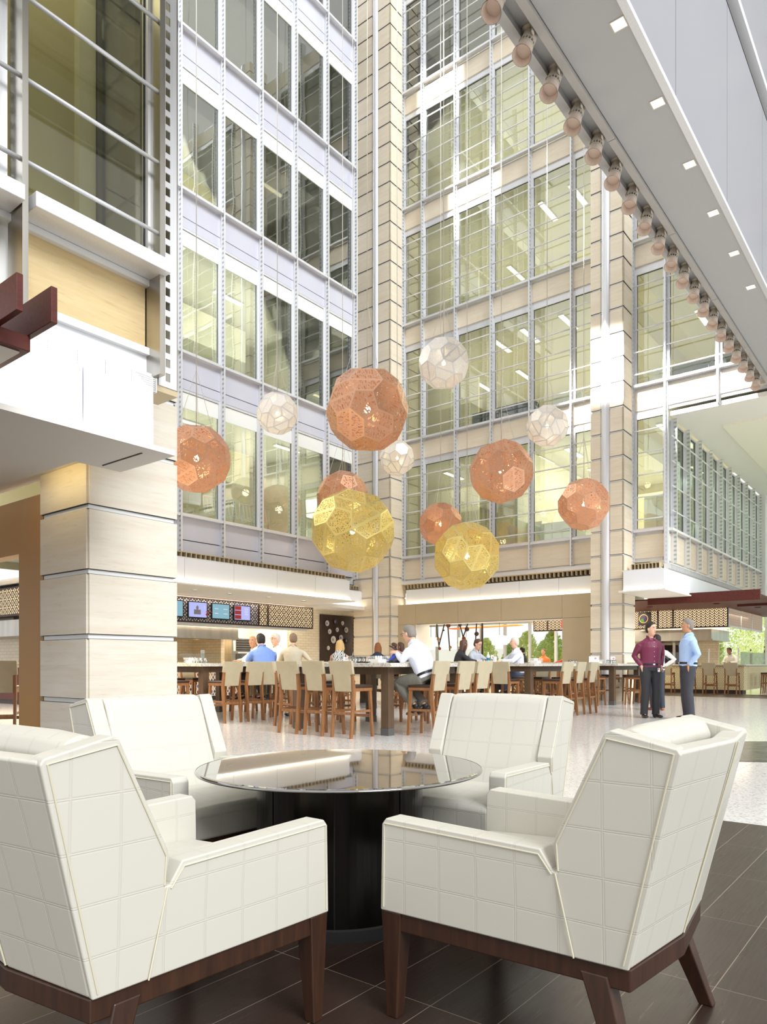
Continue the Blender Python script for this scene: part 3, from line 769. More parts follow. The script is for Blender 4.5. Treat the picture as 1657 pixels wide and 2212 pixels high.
# partitions and office furniture seen through the windows
rnd = random.Random(3)
pn = 0
for k in range(5):
    zf = zsA[k]-.12
    for (u, v0, v1, mt) in ((24.5, 14.6, 17.6, 'interior_light'), (26.0, 9.5, 11.5, 'interior')):
        if rnd.random() < .75 or k < 2:
            bwall('wall_partition', u, u+.12, v0, v1, zf, zf+3.2, mt, '%s office partition on the %s storey %s' % (('pale' if mt != 'interior' else 'beige'), ORD[k], 'near the left pier' if v0 > 12 else 'towards the right pier'))
    bwall('wall_partition', 11.5, 16.5, 18.9+.2*k, 19.0+.2*k, zf, zf+3.3, 'interior_light' if k % 2 else 'interior', 'office partition behind the left facade on the %s storey' % ORD[k])
def cabinet(u, v, z, w, d, h, lab, mat='officewhite', doors=2, along='v'):
    r, off = broot('filing_cabinet', u, v, z, lab, 'cabinet', kind=None); del r['_b']
    if 'kind' in r: del r['kind']
    m = MB(); m.box(u, u+d, v-w/2, v+w/2, z, z+h); m.build('body', M[mat], r, off, bevel=.01)
    for i in range(doors):
        a = v-w/2+w*i/doors
        m = MB(); m.box(u-.015, u, a+.01, a+w/doors-.01, z+.03, z+h-.03); f = m.build('door', M[mat], r, off)
        m = MB(); m.box(u-.035, u-.015, a+.04, a+.06, z+h*.6, z+h*.75); m.build('handle', M['alu'], f, off)
for j, (u, v, k, w, h, lab, mt) in enumerate((
    (22.4, 11.5, 0, 1.3, 1.0, 'white filing cabinet behind a lowest-row window, mid travertine wall', 'officewhite'),
    (22.4, 10.1, 0, 1.6, .9, 'low white cabinet behind a lowest-row window near the right pier', 'officewhite'),
    (22.6, 14.2, 0, 1.1, .8, 'charcoal cabinet behind a lowest-row window near the left pier', 'officedark'),
    (22.4, 12.4, 1, 2.4, .9, 'charcoal desk partition behind the second-row windows', 'officedark'),
    (22.5, 10.0, 1, 1.0, .8, 'white cabinet behind the second-row windows near the right pier', 'officewhite'),
    (22.4, 5.5, 1, 2.2, .8, 'charcoal desk partition behind the second-row window past the corner', 'officedark'),
    (22.6, 7.0, 1, .6, .9, 'white pedestal behind the second-row window at the right pier', 'officewhite'),
    (22.3, 7.0, 0, .8, 1.3, 'tall white cabinet behind the side wing corner window', 'officewhite'))):
    cabinet(u, v, zsA[k]-.12, w, .5, h, lab, mt, 2)
m = MB(); m.prism([(13.8, 9.34+1.2), (12.2, 9.34+1.2), (12.2, 9.34+.75), (13.2, 9.34+.55), (13.8, 9.34+1.0)], 24.2, 25.6, 'x')
S(tag(m.build('ceiling_ochre_panel', M['yellow'], frame='B'), 'ochre bulkhead inside the second-row office', 'bulkhead'))
# linear ceiling lights
ln = 0
def linlight(u, v, z, l, lab):
    r = thing('linear_ceiling_light', lab, 'ceiling light', W(u, v, z), A0, 'linear office ceiling lights')
    m = MB(); m.box(-l/2-.02, l/2+.02, -.10, .10, -.04, 0); m.build('housing', M['whitemetal'], r)
    m = MB(); m.box(-l/2, l/2, -.075, .075, -.05, -.041); m.build('diffuser', M['led'], r)
    return r
rowname = ['lowest', 'second', 'third', 'fourth', 'topmost']
for k, spots in ((0, [(24, 15.4), (24, 14.2), (27, 14.6), (24, 13.0), (27,12.4), (24.2, 11.6), (24, 10.4), (27, 10.8), (24.0, 9.2), (23.4, 7.1), (25.4, 6.9), (29.0, 7.6)]),
                 (1, [(23.5, 13.0), (23.4, 11.8), (23.3, 10.3), (26.5, 13.6), (26.4, 9.6), (26.5, 15.5), (23.4, 5.6), (25.8, 6.6), (24.0, 4.6)]),
                 (2, [(23.6, 11.2), (23.4, 10.0), (26.5, 14.0)]), (3, [(23.8, 9.9), (26.4, 9.4)])):
    for i, (u, v) in enumerate(spots):
        linlight(u, v, zsA[k+1]-.81, 1.25, 'glowing linear light in the %s-row office ceiling, %s from the left' % (rowname[k], ['first','second','third','fourth','fifth','sixth','seventh','eighth','ninth','tenth','eleventh','twelfth'][i]))
for k, (u, v) in enumerate(((16.6, 18.0), (15.0, 18.2), (17.4, 18.0), (13.6, 18.4))):
    linlight(u, v, zsA[[3,2,1,1][k]]-.81, 1.1, 'glowing linear light behind the left facade, %s' % ['top one','middle one','lower right one','lower left one'][k])
# wire chairs behind the lowest windows of the left facade
def wirechair(u, v, lab):
    r = thing('meeting_chair', lab, 'chair', W(u, v, S0-.12), A0-.2, 'mesh meeting chairs behind the lowest left windows')
    m = MB()
    for i in range(5):
        x = -.22+.11*i; m.loft([(x,-.22,.48),(x,.18,.46),(x,.26,.56),(x,.34,.98)], [.012]*4, 6)
    m.build('seat_shell', M['officewhite'], r, smooth=True)
    m = MB(); m.tube((-.24,.26,.52),(-.24,.34,1.0),.014); m.tube((.24,.26,.52),(.24,.34,1.0),.014); m.tube((-.24,.34,1.0),(.24,.34,1.0),.014); m.build('back_frame', M['alu'], r, smooth=True)
    for k in range(4):
        a = k*PI/2+.4; m = MB(); m.tube((0,0,.46),(0,0,.12),.02); m.tube((0,0,.12),(math.cos(a)*.28,math.sin(a)*.28,.02),.015); m.build('leg', M['alu'], r, smooth=True)
for i, (u, n) in enumerate(((13.15,'first'),(13.8,'second'),(14.5,'third'),(15.15,'fourth'))): wirechair(u, 16.5, 'white mesh meeting chair behind the lowest left windows, %s from the left' % n)

# ---- bridge (big grey beam, upper right)
r, off = broot('ceiling_bridge', 11, 3.5, 8.4, 'long grey bridge crossing the atrium at upper right', 'bridge')
m = MB(); m.box(1.5, 21.4, 2.95, 3.72, 8.55, 8.62); m.build('soffit_panel', M['soffit'], r, off)
for i in range(7):
    u0, u1 = 1.5+2.84*i, 1.5+2.84*(i+1)
    m = MB(); m.box(u0+.005, u1-.005, 3.73, 3.83, 8.50, 8.62); m.build('edge_rail', M['soffit2'] if 'soffit2' in M else M['soffit'], r, off)
    m = MB(); m.box(u0+.005, u1-.005, 3.83, 4.12, 8.66, 8.70); m.box(u0+.005, u1-.005, 4.03, 4.15, 8.56, 8.66); m.build('light_ledge', M['soffit'], r, off)
m = MB(); m.box(1.5, 21.4, 3.9, 4.12, 8.70, 12.5); m.build('far_face', M['bridge_face'], r, off)
for i in range(7):
    u0, u1 = 1.5+2.84*i, 1.5+2.84*(i+1)
    m = MB(); m.box(u0+.008, u1-.008, 2.90, 2.95, 8.60, 12.0); m.build('side_panel', M['bridge_face'], r, off)
m = MB(); m.box(1.5, 21.4, 2.86, 2.95, 8.53, 8.60); m.box(1.5, 21.4, 2.80, 2.95, 12.22, 12.35); m.build('edge_trim', M['alu'], r, off)
m = MB(); m.box(1.5, 21.4, 2.96, 3.05, 8.6, 12.3); m.build('side_backing', M['dark'], r, off)
m = MB(); m.box(1.5, 21.4, 2.9, 4.1, 12.35, 12.5); m.build('top_slab', M['soffit'], r, off)
m = MB(); m.box(1.5, 21.4, 2.93, 2.98, 12.5, 16.5); S(tag(m.build('wall_bridge_upper', M['bridge_face'], frame='B'), 'pale upper cladding above the bridge edge', 'wall'))
sn = None
dl = [(1337,52),(1421,222),(1490,355),(1541,460),(1586,547),(1622,620)]
for i, (px, py) in enumerate(dl):
    Y = (8.55-EH)*F/(HY-py); X = (px-CX)/F*Y; p = Vector((X, Y, 8.55))
    if sn is None:
        r = thing('square_downlight', '', 'downlight', p, A0, 'square downlights in the bridge soffit')
        m = MB(); s_ = .075
        for (a,b,c,d) in ((-s_-.012,s_+.012,-s_-.012,-s_),(-s_-.012,s_+.012,s_,s_+.012),(-s_-.012,-s_,-s_,s_),(s_,s_+.012,-s_,s_)): m.box(a,b,c,d,-.008,.0)
        m.build('trim_frame', M['fixture'], r); m = MB(); m.box(-s_,s_,-s_,s_,-.003,-.0005); m.build('lens', M['downlight_pale'], r)
        r['label'] = 'square downlight in the bridge soffit, highest in the picture'; sn = snapshot(r)
    else: stamp(sn, label='square downlight in the bridge soffit, %s from the top of the picture' % ['','second','third','fourth','fifth','sixth'][i], loc=p, rotz=A0)
# ================================================================== GROUND FLOOR
def bbox_(name, x0,x1,y0,y1,z0,z1, mat, label, cat='wall'):
    m = MB(); m.box(x0,x1,y0,y1,z0,z1); return S(tag(m.build(name, M[mat], frame='B'), label, cat))
M['pillow'] = M['plaster']
bbox_('wall_kitchen_back', 10, 18.0, 20.5, 20.6, 0, 3.08, 'brick', 'cream glazed brick wall at the back of the open kitchen')
bbox_('wall_kitchen_side', 17.9, 18.0, 18.5, 20.5, 0, 3.08, 'brick', 'brick return at the right end of the kitchen')
bbox_('wall_food_court', 18.0, 23.4, 18.45, 18.55, 0, 3.08, 'brick', 'white brick wall carrying the dark panel of round plates')
bbox_('wall_far_left', 9.6, 9.7, 14.2, 28, 0, 3.1, 'brick', 'cream brick wall seen through the brown portal')
bbox_('ceiling_corner', 21, 23.4, 17.75, 24, 3.08, 3.14, 'plaster', 'white ceiling at the corner by the woven gold screen', 'ceiling')
bbox_('wall_corner_end', 23.4, 23.5, 18.6, 22.6, 0, 3.1, 'plaster', 'white wall at the end of the food court', 'wall')
def sign(name, fac, a0, a1, z0, z1, mats, splits, label, th=.25, dfront=0):
    bu, bv, bz = fac.pt((a0+a1)/2, 0, z0)
    r = thing(name, label, 'sign', W(bu, bv, bz), A0); off = (bu, bv, bz)
    for (x0, x1, mt) in splits:
        m = MB(); fac.box(m, x0+.03, x1-.03, -.012, 0, z0+.04, z1-.04); m.build('lattice_screen', M[mt], r, off)
    m = MB(); fac.box(m, a0, a1, 0, th, z0, z1)
    fac.box(m, a0, a1, -.03, 0, z0, z0+.04); fac.box(m, a0, a1, -.03, 0, z1-.04, z1)
    xs = sorted(set([x for s_ in splits for x in s_[:2]]))
    for x in xs: fac.box(m, max(a0,x-.03), min(a1,x+.03), -.03, 0, z0+.04, z1-.04)
    m.build('sign_frame', M['pattern_brown'], r, off)
    return r, off
FS = Fac('A', 17.45)
r, off = sign('menu_sign', FS, 8.8, 18.1, 2.28, 3.02, None, [(8.8, 12.05, 'lat_star_dim'), (12.05, 15.6, 'lat_star_dim'), (15.6, 16.0, 'lat_star'), (16.0, 18.1, 'lat_star')], 'long dark lattice sign with menu screens over the open kitchen, right half backlit')
M['scr_lilac'] = emis('lilac_menu_screen', (.45,.47,.85,1), .8)
M['scr_teal'] = emis('teal_menu_screen', (.28,.50,.60,1), .7)
M['scr_text'] = pbr('screen_text_white', L(240,240,240), .6, emit=(1,1,1,1), es=.3)
M['scr_grey'] = pbr('screen_picture_grey', L(150,150,160), .6)
M['scr_red'] = pbr('screen_picture_red', L(190,60,60), .6)
M['purple'] = pbr('screen_picture_purple', L(60,36,80), .5); M['green'] = pbr('screen_picture_green', L(70,130,50), .6)
def v2u(px, v): t = (px-CX)/F; Y = v/(U.x-U.y*t); return (U.y+U.x*t)*Y, Y
def u2v(px, u): t = (px-CX)/F; Y = u/(U.y+U.x*t); return (U.x-U.y*t)*Y, Y
for i, (p0, p1, mt) in enumerate(((372, 394, 'scr_teal'), (404, 445.6, 'scr_lilac'), (455, 494, 'scr_teal'), (503, 539, 'scr_lilac'))):
    a, _ = v2u(p0, 17.43); b, Y = v2u(p1, 17.43); 
    rr = thing('menu_screen', 'glowing %s menu screen set in the kitchen sign, %s' % (['teal','lilac','teal','lilac'][i], ['half hidden by the near pier','with a small portrait picture','between the two lilac ones','with red food pictures'][i]), 'screen', W((a+b)/2, 17.4, 2.40), A0, 'menu screens in the kitchen sign'); of = ((a+b)/2, 17.4, 2.40)
    m = MB(); m.box(a, b, 17.38, 17.42, 2.40, 2.90); m.build('screen_frame', M['dark'], rr, of)
    m = MB(); m.box(a+.03, b-.03, 17.37, 17.38, 2.44, 2.87); s_ = m.build('display', M[mt], rr, of)
    m = MB()
    if i == 1:
        m.ball((a+.32, 17.368, 2.72), (.045,.004,.06), 12, 8); m.box(a+.2,a+.44,17.364,17.37,2.52,2.66); m.build('portrait_picture', M['scr_grey'], s_, of)
        m = MB(); m.box(a+.62,a+.85,17.366,17.37,2.60,2.62); m.ball((a+.66,17.368,2.53),(.04,.004,.04)); m.build('seal', M['scr_red'], s_, of)
        m = MB(); [m.box(a+.56,b-.1,17.366,17.37,2.68+.03*k,2.69+.03*k) for k in range(4)]; m.build('text_line', M['scr_text'], s_, of)
    elif i == 2:
        for k in (0,1): m.box(a+.1,b-.45,17.366,17.37,2.72-.14*k,2.735-.14*k); m.box(b-.25,b-.1,17.366,17.37,2.72-.14*k,2.735-.14*k)
        m.build('text_line', M['scr_text'], s_, of)
    elif i == 3:
        for k in range(3): m.box(a+.03,a+.28,17.366,17.37,2.46+.14*k,2.58+.14*k)
        m.build('food_picture', M['scr_red'], s_, of); m = MB()
        for k in range(4): m.box(a+.42,b-.12,17.366,17.37,2.60+.06*k,2.612+.06*k)
        m.build('text_line', M['scr_text'], s_, of)
m = MB(); m.box(8.8, 17.9, 17.5, 17.9, 2.20, 2.28); m.box(8.8, 17.8, 17.55, 17.8, 3.02, 3.08)
S(tag(m.build('trim_300', M['whitemetal'], frame='B'), 'white strip above and below the kitchen lattice sign', 'trim'))
# hood, oven, counter
r = thing('range_hood', 'stainless steel range hood over the open kitchen', 'hood', W(12, 18.9, 1.85), A0); of = (12, 18.9, 1.85)
m = MB(); m.box(10.5, 15.5, 18.3, 19.6, 1.88, 2.22); m.build('hood_body', M['steel'], r, of, bevel=.01)
m = MB(); m.box(10.5, 15.5, 18.26, 18.32, 1.85, 1.92); m.build('hood_lip', M['steel'], r, of)
m = MB(); m.box(8.9, 15.5, 19.6, 20.5, 1.95, 3.08); m.box(15.35, 15.5, 19.0, 20.5, 0, 1.9); S(tag(m.build('wall_kitchen_niche', M['brick'], frame='B'), 'brick niche behind the range hood', 'wall'))
r = thing('convection_oven', 'tall stainless oven beside the brick niche in the kitchen', 'oven', W(16.4, 19.3, 0), A0); of = (16.4, 19.3, 0)
m = MB(); m.box(15.8, 17.0, 19.0, 19.7, 0, 1.95); m.build('oven_body', M['steel'], r, of, bevel=.015)
m = MB(); m.box(16.0, 16.9, 18.96, 19.0, .9, 1.4); d = m.build('oven_door', M['officedark'], r, of); m = MB(); m.tube((16.0, 18.92, 1.44), (16.9, 18.92, 1.44), .02); m.build('door_handle', M['alu'], d, of, smooth=True)
m = MB(); [m.box(16.02, 16.88, 18.97, 19.0, 1.52+.08*k, 1.56+.08*k) for k in range(5)]; m.build('vent_slat', M['dark'], r, of)
m = MB(); m.box(15.86, 15.95, 18.97, 19.0, 1.5, 1.85); m.build('control_panel', M['officewhite'], r, of)
r, of = broot('door_1', 17.2, 20.45, 0, 'pale kitchen service door', 'door')
m = MB(); m.box(17.05, 17.65, 20.38, 20.46, 0, 2.3); m.build('door_leaf', M['interior_light'], r, of); m = MB(); m.tube((17.12, 20.34, 1.0), (17.12, 20.34, 1.2), .02); m.build('door_handle', M['alu'], r, of)
def counter(label, u0, u1, v0, v1, front, z=1.0, top='granite', kick=.12):
    r = thing('serving_counter', label, 'counter', W((u0+u1)/2, (v0+v1)/2, 0), A0); of = ((u0+u1)/2, (v0+v1)/2, 0)
    m = MB(); m.box(u0+.03, u1-.03, v0+.03, v1, kick, z); m.build('patterned_front', M[front], r, of)
    m = MB(); m.box(u0+.08, u1-.08, v0+.08, v1, 0, kick); m.build('plinth', M['pattern_brown'], r, of)
    m = MB(); m.box(u0-.05, u1+.05, v0-.05, v1, z, z+.05); m.build('countertop', M[top], r, of, bevel=.006)
    return r, of
r, of = counter('kitchen counter with colourful harlequin mosaic front behind the left bar table', 10.2, 17.2, 17.0, 17.7, 'mosaic')
m = MB(); m.box(11, 17.0, 17.15, 17.16, 1.05, 1.36); m.build('sneeze_guard', M['glass_thin'], r, of)
m = MB(); m.box(11, 17.0, 17.1, 17.5, 1.36, 1.37); m.build('guard_shelf', M['glass_thin'], r, of)
# panel of plates
r = thing('plate_panel', 'dark brown wall panel hung with eleven round plates', 'wall panel', W(20.4, 18.4, 1.0), A0); of = (20.4, 18.4, 1.0)
m = MB(); m.box(19.5, 21.3, 18.36, 18.44, 1.0, 2.92); m.build('board', M['pattern_brown'], r, of, bevel=.01)
blue = pbr('blue_transferware', L(110,116,170), .3); cream = pbr('cream_china', L(232,226,210), .3)
PL = [(1228,250,20,1),(1296,238,18,2),(1353,250,15,0),(1248,317,18,0),(1310,303,16,1),(1383,304,20,1),(1278,383,26,0),(1341,368,20,1),(1389,393,19,2),(1237,451,15,0),(1361,454,14,0)]
PN = ['blue-ringed plate at top left','dark starburst plate at top','small cream plate at top right','cream plate on the left of the second row','small blue plate in the second row','blue plate on the right of the second row','largest cream plate, lower middle','violet plate beside the largest one','dark plate on the lower right','cream plate at bottom left','small cream plate at bottom right']
for (cx, cy, rr_, k), nm in zip(PL, PN):
    px, py = cx/3.766+380, cy/3.766+1280
    u_, Y = v2u(px, 18.34); z = EH+(HY-py)/F*Y; R_ = rr_/3.766/F*Y*1.15
    q = thing('wall_plate', nm+' on the dark brown panel', 'plate', W(u_, 18.35, z), A0, 'plates on the dark panel')
    m = MB(); m.lathe([(R_*.55,0),(R_*.98,.03),(R_,.034),(R_*.9,.03),(R_*.5,.012)], (0,0,0), 24); o = m.build('dish', cream if k != 2 else M['pattern_brown'], q, smooth=True); o.rotation_euler = (PI/2, 0, 0)
    m = MB()
    for j in range(10): a = j*2*PI/10; m.ball((math.cos(a)*R_*.72, math.sin(a)*R_*.72, .034), (R_*.12,R_*.12,.004), 8, 4)
    m.lathe([(R_*.02,.014),(R_*.42,.016)], (0,0,0), 20)
    o = m.build('painted_decoration', blue if k else pbr('grey_print', L(160,156,160), .4), q); o.rotation_euler = (PI/2, 0, 0)
m = MB(); m.box(21.42, 22.5, 18.38, 18.44, 0, 2.92); tag(m.build('woven_screen', M['lat_maze'], frame='B'), 'gold woven wall screen right of the plate panel', 'screen')
# left dining: sign, hood, stool table through the portal
FS2 = Fac('B', 8.4)
r, of = sign('menu_sign', FS2, 15.5, 23, 2.28, 3.0, None, [(15.5, 23, 'lat_star')], 'backlit lattice sign seen through the brown portal at the left edge')
m = MB(); m.box(8.6, 9.5, 15.5, 23, 1.78, 2.2); tag(m.build('range_hood', M['steel'], frame='B'), 'stainless hood under the lattice sign at the left edge', 'hood')
counter('dark-topped counter seen through the brown portal', 8.7, 9.3, 15.5, 23, 'mahogany')
# right bar (behind the standing men)
FB2 = Fac('B', 27.5)
r, of = sign('menu_sign', FB2, 6.17, 9.6, 2.38, 3.12, None, [(6.17, 8.05, 'lat_chev'), (8.05, 8.6, 'lat_chev'), (8.6, 9.6, 'lat_chev')], 'backlit chevron lattice sign over the right-hand bar')
m = MB(); f2 = Fac('A', 6.17)
for j in range(3):
    f2.box(m, 27.6+1.9*j, 29.45+1.9*j, -.012, 0, 2.44, 3.06)
m.build('side_screen', M['lat_chev_side'], r, of)
m = MB(); m.box(27.5, 33.4, 6.17, 6.25, 2.38, 2.44); m.box(27.5, 33.4, 6.17, 6.25, 3.06, 3.12)
for j in range(4): m.box(27.52+1.9*j, 27.6+1.9*j, 6.15, 6.25, 2.38, 3.12)
m.build('side_frame', M['whitemetal'], r, of)
va, Y = u2v(1407, 27.45); vb, Y2 = u2v(1381, 27.45)
r = thing('menu_screen', 'dark screen picturing a pot of purple food, in the chevron sign at right', 'screen', W(27.4, (va+vb)/2, 2.55), A0); of = (27.4, (va+vb)/2, 2.55)
m = MB(); m.box(27.38, 27.46, va, vb, 2.52, 3.02); m.build('screen_frame', M['dark'], r, of)
c = (va+vb)/2
m = MB(); m.lathe([(.14,0),(.17,.0),(.17,.012),(.14,.012),(.14,0)], (0,0,0), 24, close=False); o = m.build('pot_rim', pbr('gold_pot', L(196,160,100), .4), r); o.location = (-.02, va+.26-c, .22); o.rotation_euler = (0, -PI/2, 0)
m = MB(); m.ball((-.02, va+.26-c, .22), (.012,.13,.13)); m.build('purple_food', M['purple'], r)
m = MB(); m.ball((-.02, vb-.17-c, .2), (.012,.1,.12)); m.build('green_herbs', M['green'], r)
r, of = counter('right-hand bar counter with gold ogee patterned front', 27.5, 28.2, 5.64, 10.4, 'ogee', kick=.14)
m = MB(); m.box(28.2, 33, 5.67, 5.75, .14, 1.0); m.build('side_front', M['ogee'], r, of)
m = MB(); m.box(28.2, 33, 5.6, 6.3, 1.0, 1.05); m.build('side_countertop', M['granite'], r, of)
m = MB(); m.box(27.9, 27.91, 5.9, 9.9, 1.05, 1.5); m.box(28.4, 33, 5.95, 5.96, 1.05, 1.5); m.build('sneeze_guard', M['glass_thin'], r, of)
for j in range(5): m = MB(); m.box(27.88, 27.92, 5.9+.99*j, 5.94+.99*j, 1.05, 1.62); m.build('guard_post', M['alu'], r, of)
bbox_('wall_bar_back', 31.0, 31.1, 7.3, 11.3, 0, 3.1, 'brick', 'cream brick wall behind the right-hand bar')
bbox_('wall_bar_niche', 30.9, 31.0, 8.6, 10.4, .9, 1.85, 'pattern_brown', 'dark oven niche in the brick wall behind the bar')
r = thing('range_hood', 'wide stainless hood above the right-hand bar', 'hood', W(29, 8, 1.95), A0); of = (29, 8, 1.95)
m = MB(); m.box(28.2, 30.9, 6.9, 10.6, 1.98, 2.36); m.build('hood_body', M['steel'], r, of); m = MB(); m.box(28.15, 30.9, 6.85, 10.6, 1.94, 1.99); m.build('hood_lip', M['steel'], r, of)
# mahogany beams and ceiling, right
r, of = broot('ceiling_mahogany', 26, 6.5, 2.92, 'dark mahogany veneered ceiling over the right-hand bar', 'ceiling')
m = MB(); m.box(22.8, 33.8, 4.3, 10.6, 3.05, 3.09); m.build('veneer_ceiling', M['mahogany'], r, of)
m = MB(); m.box(22.70, 22.80, 4.25, 7.42, 2.90, 3.20); m.build('fascia_beam', M['mahogany'], r, of, bevel=.004)
m = MB(); m.box(26.2, 26.3, -1, 5.6, 2.98, 3.24); m.build('cross_beam', M['mahogany'], r, of, bevel=.004)
for i, (px, py) in enumerate(((1404,1311),(1548,1304),(1617,1306.5),(1637,1312))):
    Y = (3.045-EH)*F/(HY-py); p = Vector(((px-CX)/F*Y, Y, 3.035))
    q = thing('recessed_spotlight', 'amber recessed light in the mahogany ceiling, %s' % ['above the burgundy shirt','above the patterned sign corner','second from the right','farthest right'][i], 'downlight', p, A0, 'amber lights in the mahogany ceiling')
    m = MB(); m.lathe([(.11,0),(.11,.015),(.08,.015),(.08,.0)], (0,0,0), 20); m.build('trim_ring', M['mahogany'], q); m = MB(); m.lathe([(.075,.004),(.075,.012)], (0,0,0), 16); m.build('lens', emis('amber_lens', (1,.45,.12,1), 2), q)
# near mahogany beams, upper left
for i, (v0, v1, u0, z0, z1, lab) in enumerate(((4.86, 9, 2.46, 3.41, 3.66, 'mahogany beam end jutting in at the left, the larger lower one'), (4.87, 9, 2.23, 3.41, 3.66, 'mahogany beam end at the left edge, the one nearer the camera'))):
    m = MB(); m.box(u0, u0+.045, v0, v1, z0, z1); o = m.build('wooden_beam', M['mahogany'], frame='B', bevel=.004); tag(o, lab, 'beam')
r = thing('wooden_beam', 'boxed mahogany lamp beam with a pale underside at the left edge', 'beam', W(2.35, 7, 3.24), A0); of = (2.35, 7, 3.24)
m = MB(); m.box(2.08, 2.48, 5.2, 9, 3.30, 3.41); m.build('beam_box', M['mahogany'], r, of, bevel=.004); m = MB(); m.box(2.13, 2.43, 5.26, 8.9, 3.292, 3.30); m.build('pale_diffuser', M['plaster'], r, of)

# dining room behind the tan portal
bbox_('ceiling_dining_room', 22, 31, 9, 22.6, 3.1, 3.2, 'plaster', 'white ceiling of the dining room', 'ceiling')
bbox_('wall_dining_left', 23.5, 31, 22.6, 22.7, 0, 3.1, 'plaster', 'white left wall of the dining room')
bbox_('wall_dining_low', 23.0, 23.15, 9.5, 12.3, 0, .95, 'lat_maze', 'low patterned wall inside the dining room')
r, of = broot('window_402', 30.9, 14, 0, 'long window wall of the dining room with green garden beyond', 'window')
v = 9.0; i = 0
while v < 22.6:
    m = MB(); m.box(30.85, 31.0, v-.05, v+.05, 0, 3.1); m.build('mullion_post', M['alu'], r, of); v += 1.32
m = MB(); m.box(30.9, 30.91, 9, 22.6, 0, 3.1); m.build('glass_pane', M['glass_thin'], r, of)
m = MB(); m.box(30.86, 31.0, 9, 22.6, 0, .12); m.box(30.86, 31.0, 9, 22.6, 3.0, 3.1); m.build('window_frame', M['alu'], r, of)
orange = pbr('orange_canopy_fabric', L(230,130,50), .7)
m = MB(); m.prism([(13.6, 2.66), (16.9, 2.60), (16.9, 2.56), (13.6, 2.62)], 25.9, 26.4, 'x'); m.prism([(11.8, 2.72), (13.0, 2.66), (13.0, 2.62), (11.8, 2.68)], 25.9, 26.4, 'x')
tag(m.build('ceiling_canopy', orange, frame='B'), 'orange fabric canopy under the dining room ceiling', 'canopy')
cordm = pbr('dark_cord', L(50,36,24), .6)
discm = [pbr('rust_disc', L(130,58,34), .6), pbr('brown_disc', L(76,50,36), .6), pbr('ochre_disc', L(176,128,70), .6)]
def P2(cx, cy, Y): 
    px, py = cx/4.874+900, cy/4.874+1320
    return Vector(((px-CX)/F*Y, Y, EH+(HY-py)/F*Y))
for i, (pts, discs) in enumerate((([(212,120),(218,240),(228,320),(240,400)], [(228,295,18,2),(242,395,17,0)]), ([(297,120),(236,360)], [(286,203,9,1)]), ([(326,120),(350,420)], [(335,152,24,0),(354,382,16,2)]), ([(450,120),(482,240),(512,385)], [(456,145,20,1),(498,290,23,0)]), ([(545,120),(490,275)], [(530,190,25,1)]), ([(632,120),(615,420)], [(632,240,24,1),(614,415,19,2)]))):
    q = thing('disc_garland', 'dark hanging cord with round wooden discs in the dining room, %s from the left' % ['first','second','third','fourth','fifth','sixth'][i], 'garland', P2(*pts[-1], 26.0), 0, 'disc garlands in the dining room'); o0 = P2(*pts[-1], 26.0)
    m = MB(); m.loft([P2(x, y, 26.0) for x, y in pts], [.022]*len(pts), 6); m.build('cord', cordm, q, o0, smooth=True)
    for (x, y, rr_, k) in discs:
        p = P2(x, y, 26.0)-o0; R_ = rr_/4.874/F*26.0
        m = MB(); m.lathe([(0,-.03),(R_*.8,-.03),(R_,0),(R_*.8,.03),(0,.03)], (0,0,0), 20, close=False); o = m.build('wooden_disc', discm[k], q, smooth=True); o.location = p; o.rotation_euler = (PI/2, 0, 0)
m = MB(); m.lathe([(.035,0),(.035,2.62)], (0,0,0), 10); tag(m.build('canopy_pole', cordm, loc=at(1042, 26.2)), 'slender dark pole standing in the dining room', 'pole')
lampm = pbr('parchment_shade', L(240,220,170), .6, emit=(1,.75,.4,1), es=1.1)
for i, (px, py) in enumerate(((1079,1383),(1007,1387),(931,1387))):
    p = Vector(((px-CX)/F*27.5, 27.5, EH+(HY-py)/F*27.5))
    q = thing('pendant_lamp', 'square parchment pendant lamp in the dining room, %s' % ['right one','middle one','left one'][i], 'lamp', p-Vector((0,0,.17)), A0, 'square parchment lamps')
    m = MB(); m.box(-.22,.22,-.22,.22,0,.34); m.build('lamp_shade', lampm, q, bevel=.01); m = MB(); m.tube((0,0,.34),(0,0,1.9),.008,6); m.build('cord', cordm, q)
FB3 = Fac('B', 24.0)
r, of = sign('menu_sign', FB3, 9.5, 11.95, 2.25, 2.70, None, [(9.5, 11.4, 'lat_chev'), (11.4, 11.95, 'lat_chev')], 'small chevron lattice sign inside the dining room opening')
m = MB(); m.box(23.93, 23.98, 9.6, 10.85, 2.32, 2.68); m.build('screen', M['scr_lilac'], r, of); m = MB(); m.box(23.92, 23.93, 10.6, 10.85, 2.34, 2.66); m.build('food_picture', M['scr_red'], r, of)

# garden beyond the glass
def bush(name, label, p, r, h, n, mat, seed, trunk=None):
    g = random.Random(seed); q = thing(name, label, 'shrub' if not trunk else 'tree', p)
    m = MB()
    for i in range(n):
        a = g.uniform(0, 2*PI); e = g.uniform(0, 1)**.5; zz = g.uniform(0, 1); k = math.sin(PI*min(1, .15+.85*zz))**.5
        c = Vector((math.cos(a)*r*e*k, math.sin(a)*r*e*k, (trunk or 0)+.1+zz*(h-(trunk or 0))))
        s_ = g.uniform(.06, .12); d = Vector((g.gauss(0,1), g.gauss(0,1), g.gauss(0,1))).normalized(); t = d.orthogonal().normalized()*s_; b = d.cross(t).normalized()*s_*.5
        m.add([c-t, c+b, c+t, c-b], [(0,1,2,3)])
    m.build('foliage', mat, q, flipcheck=False)
    m = MB(); m.tube((0,0,0), (0,0,max(trunk or 0, h*.5)), .05); m.build('stem', M['walnut'], q)
gl = random.Random(5)
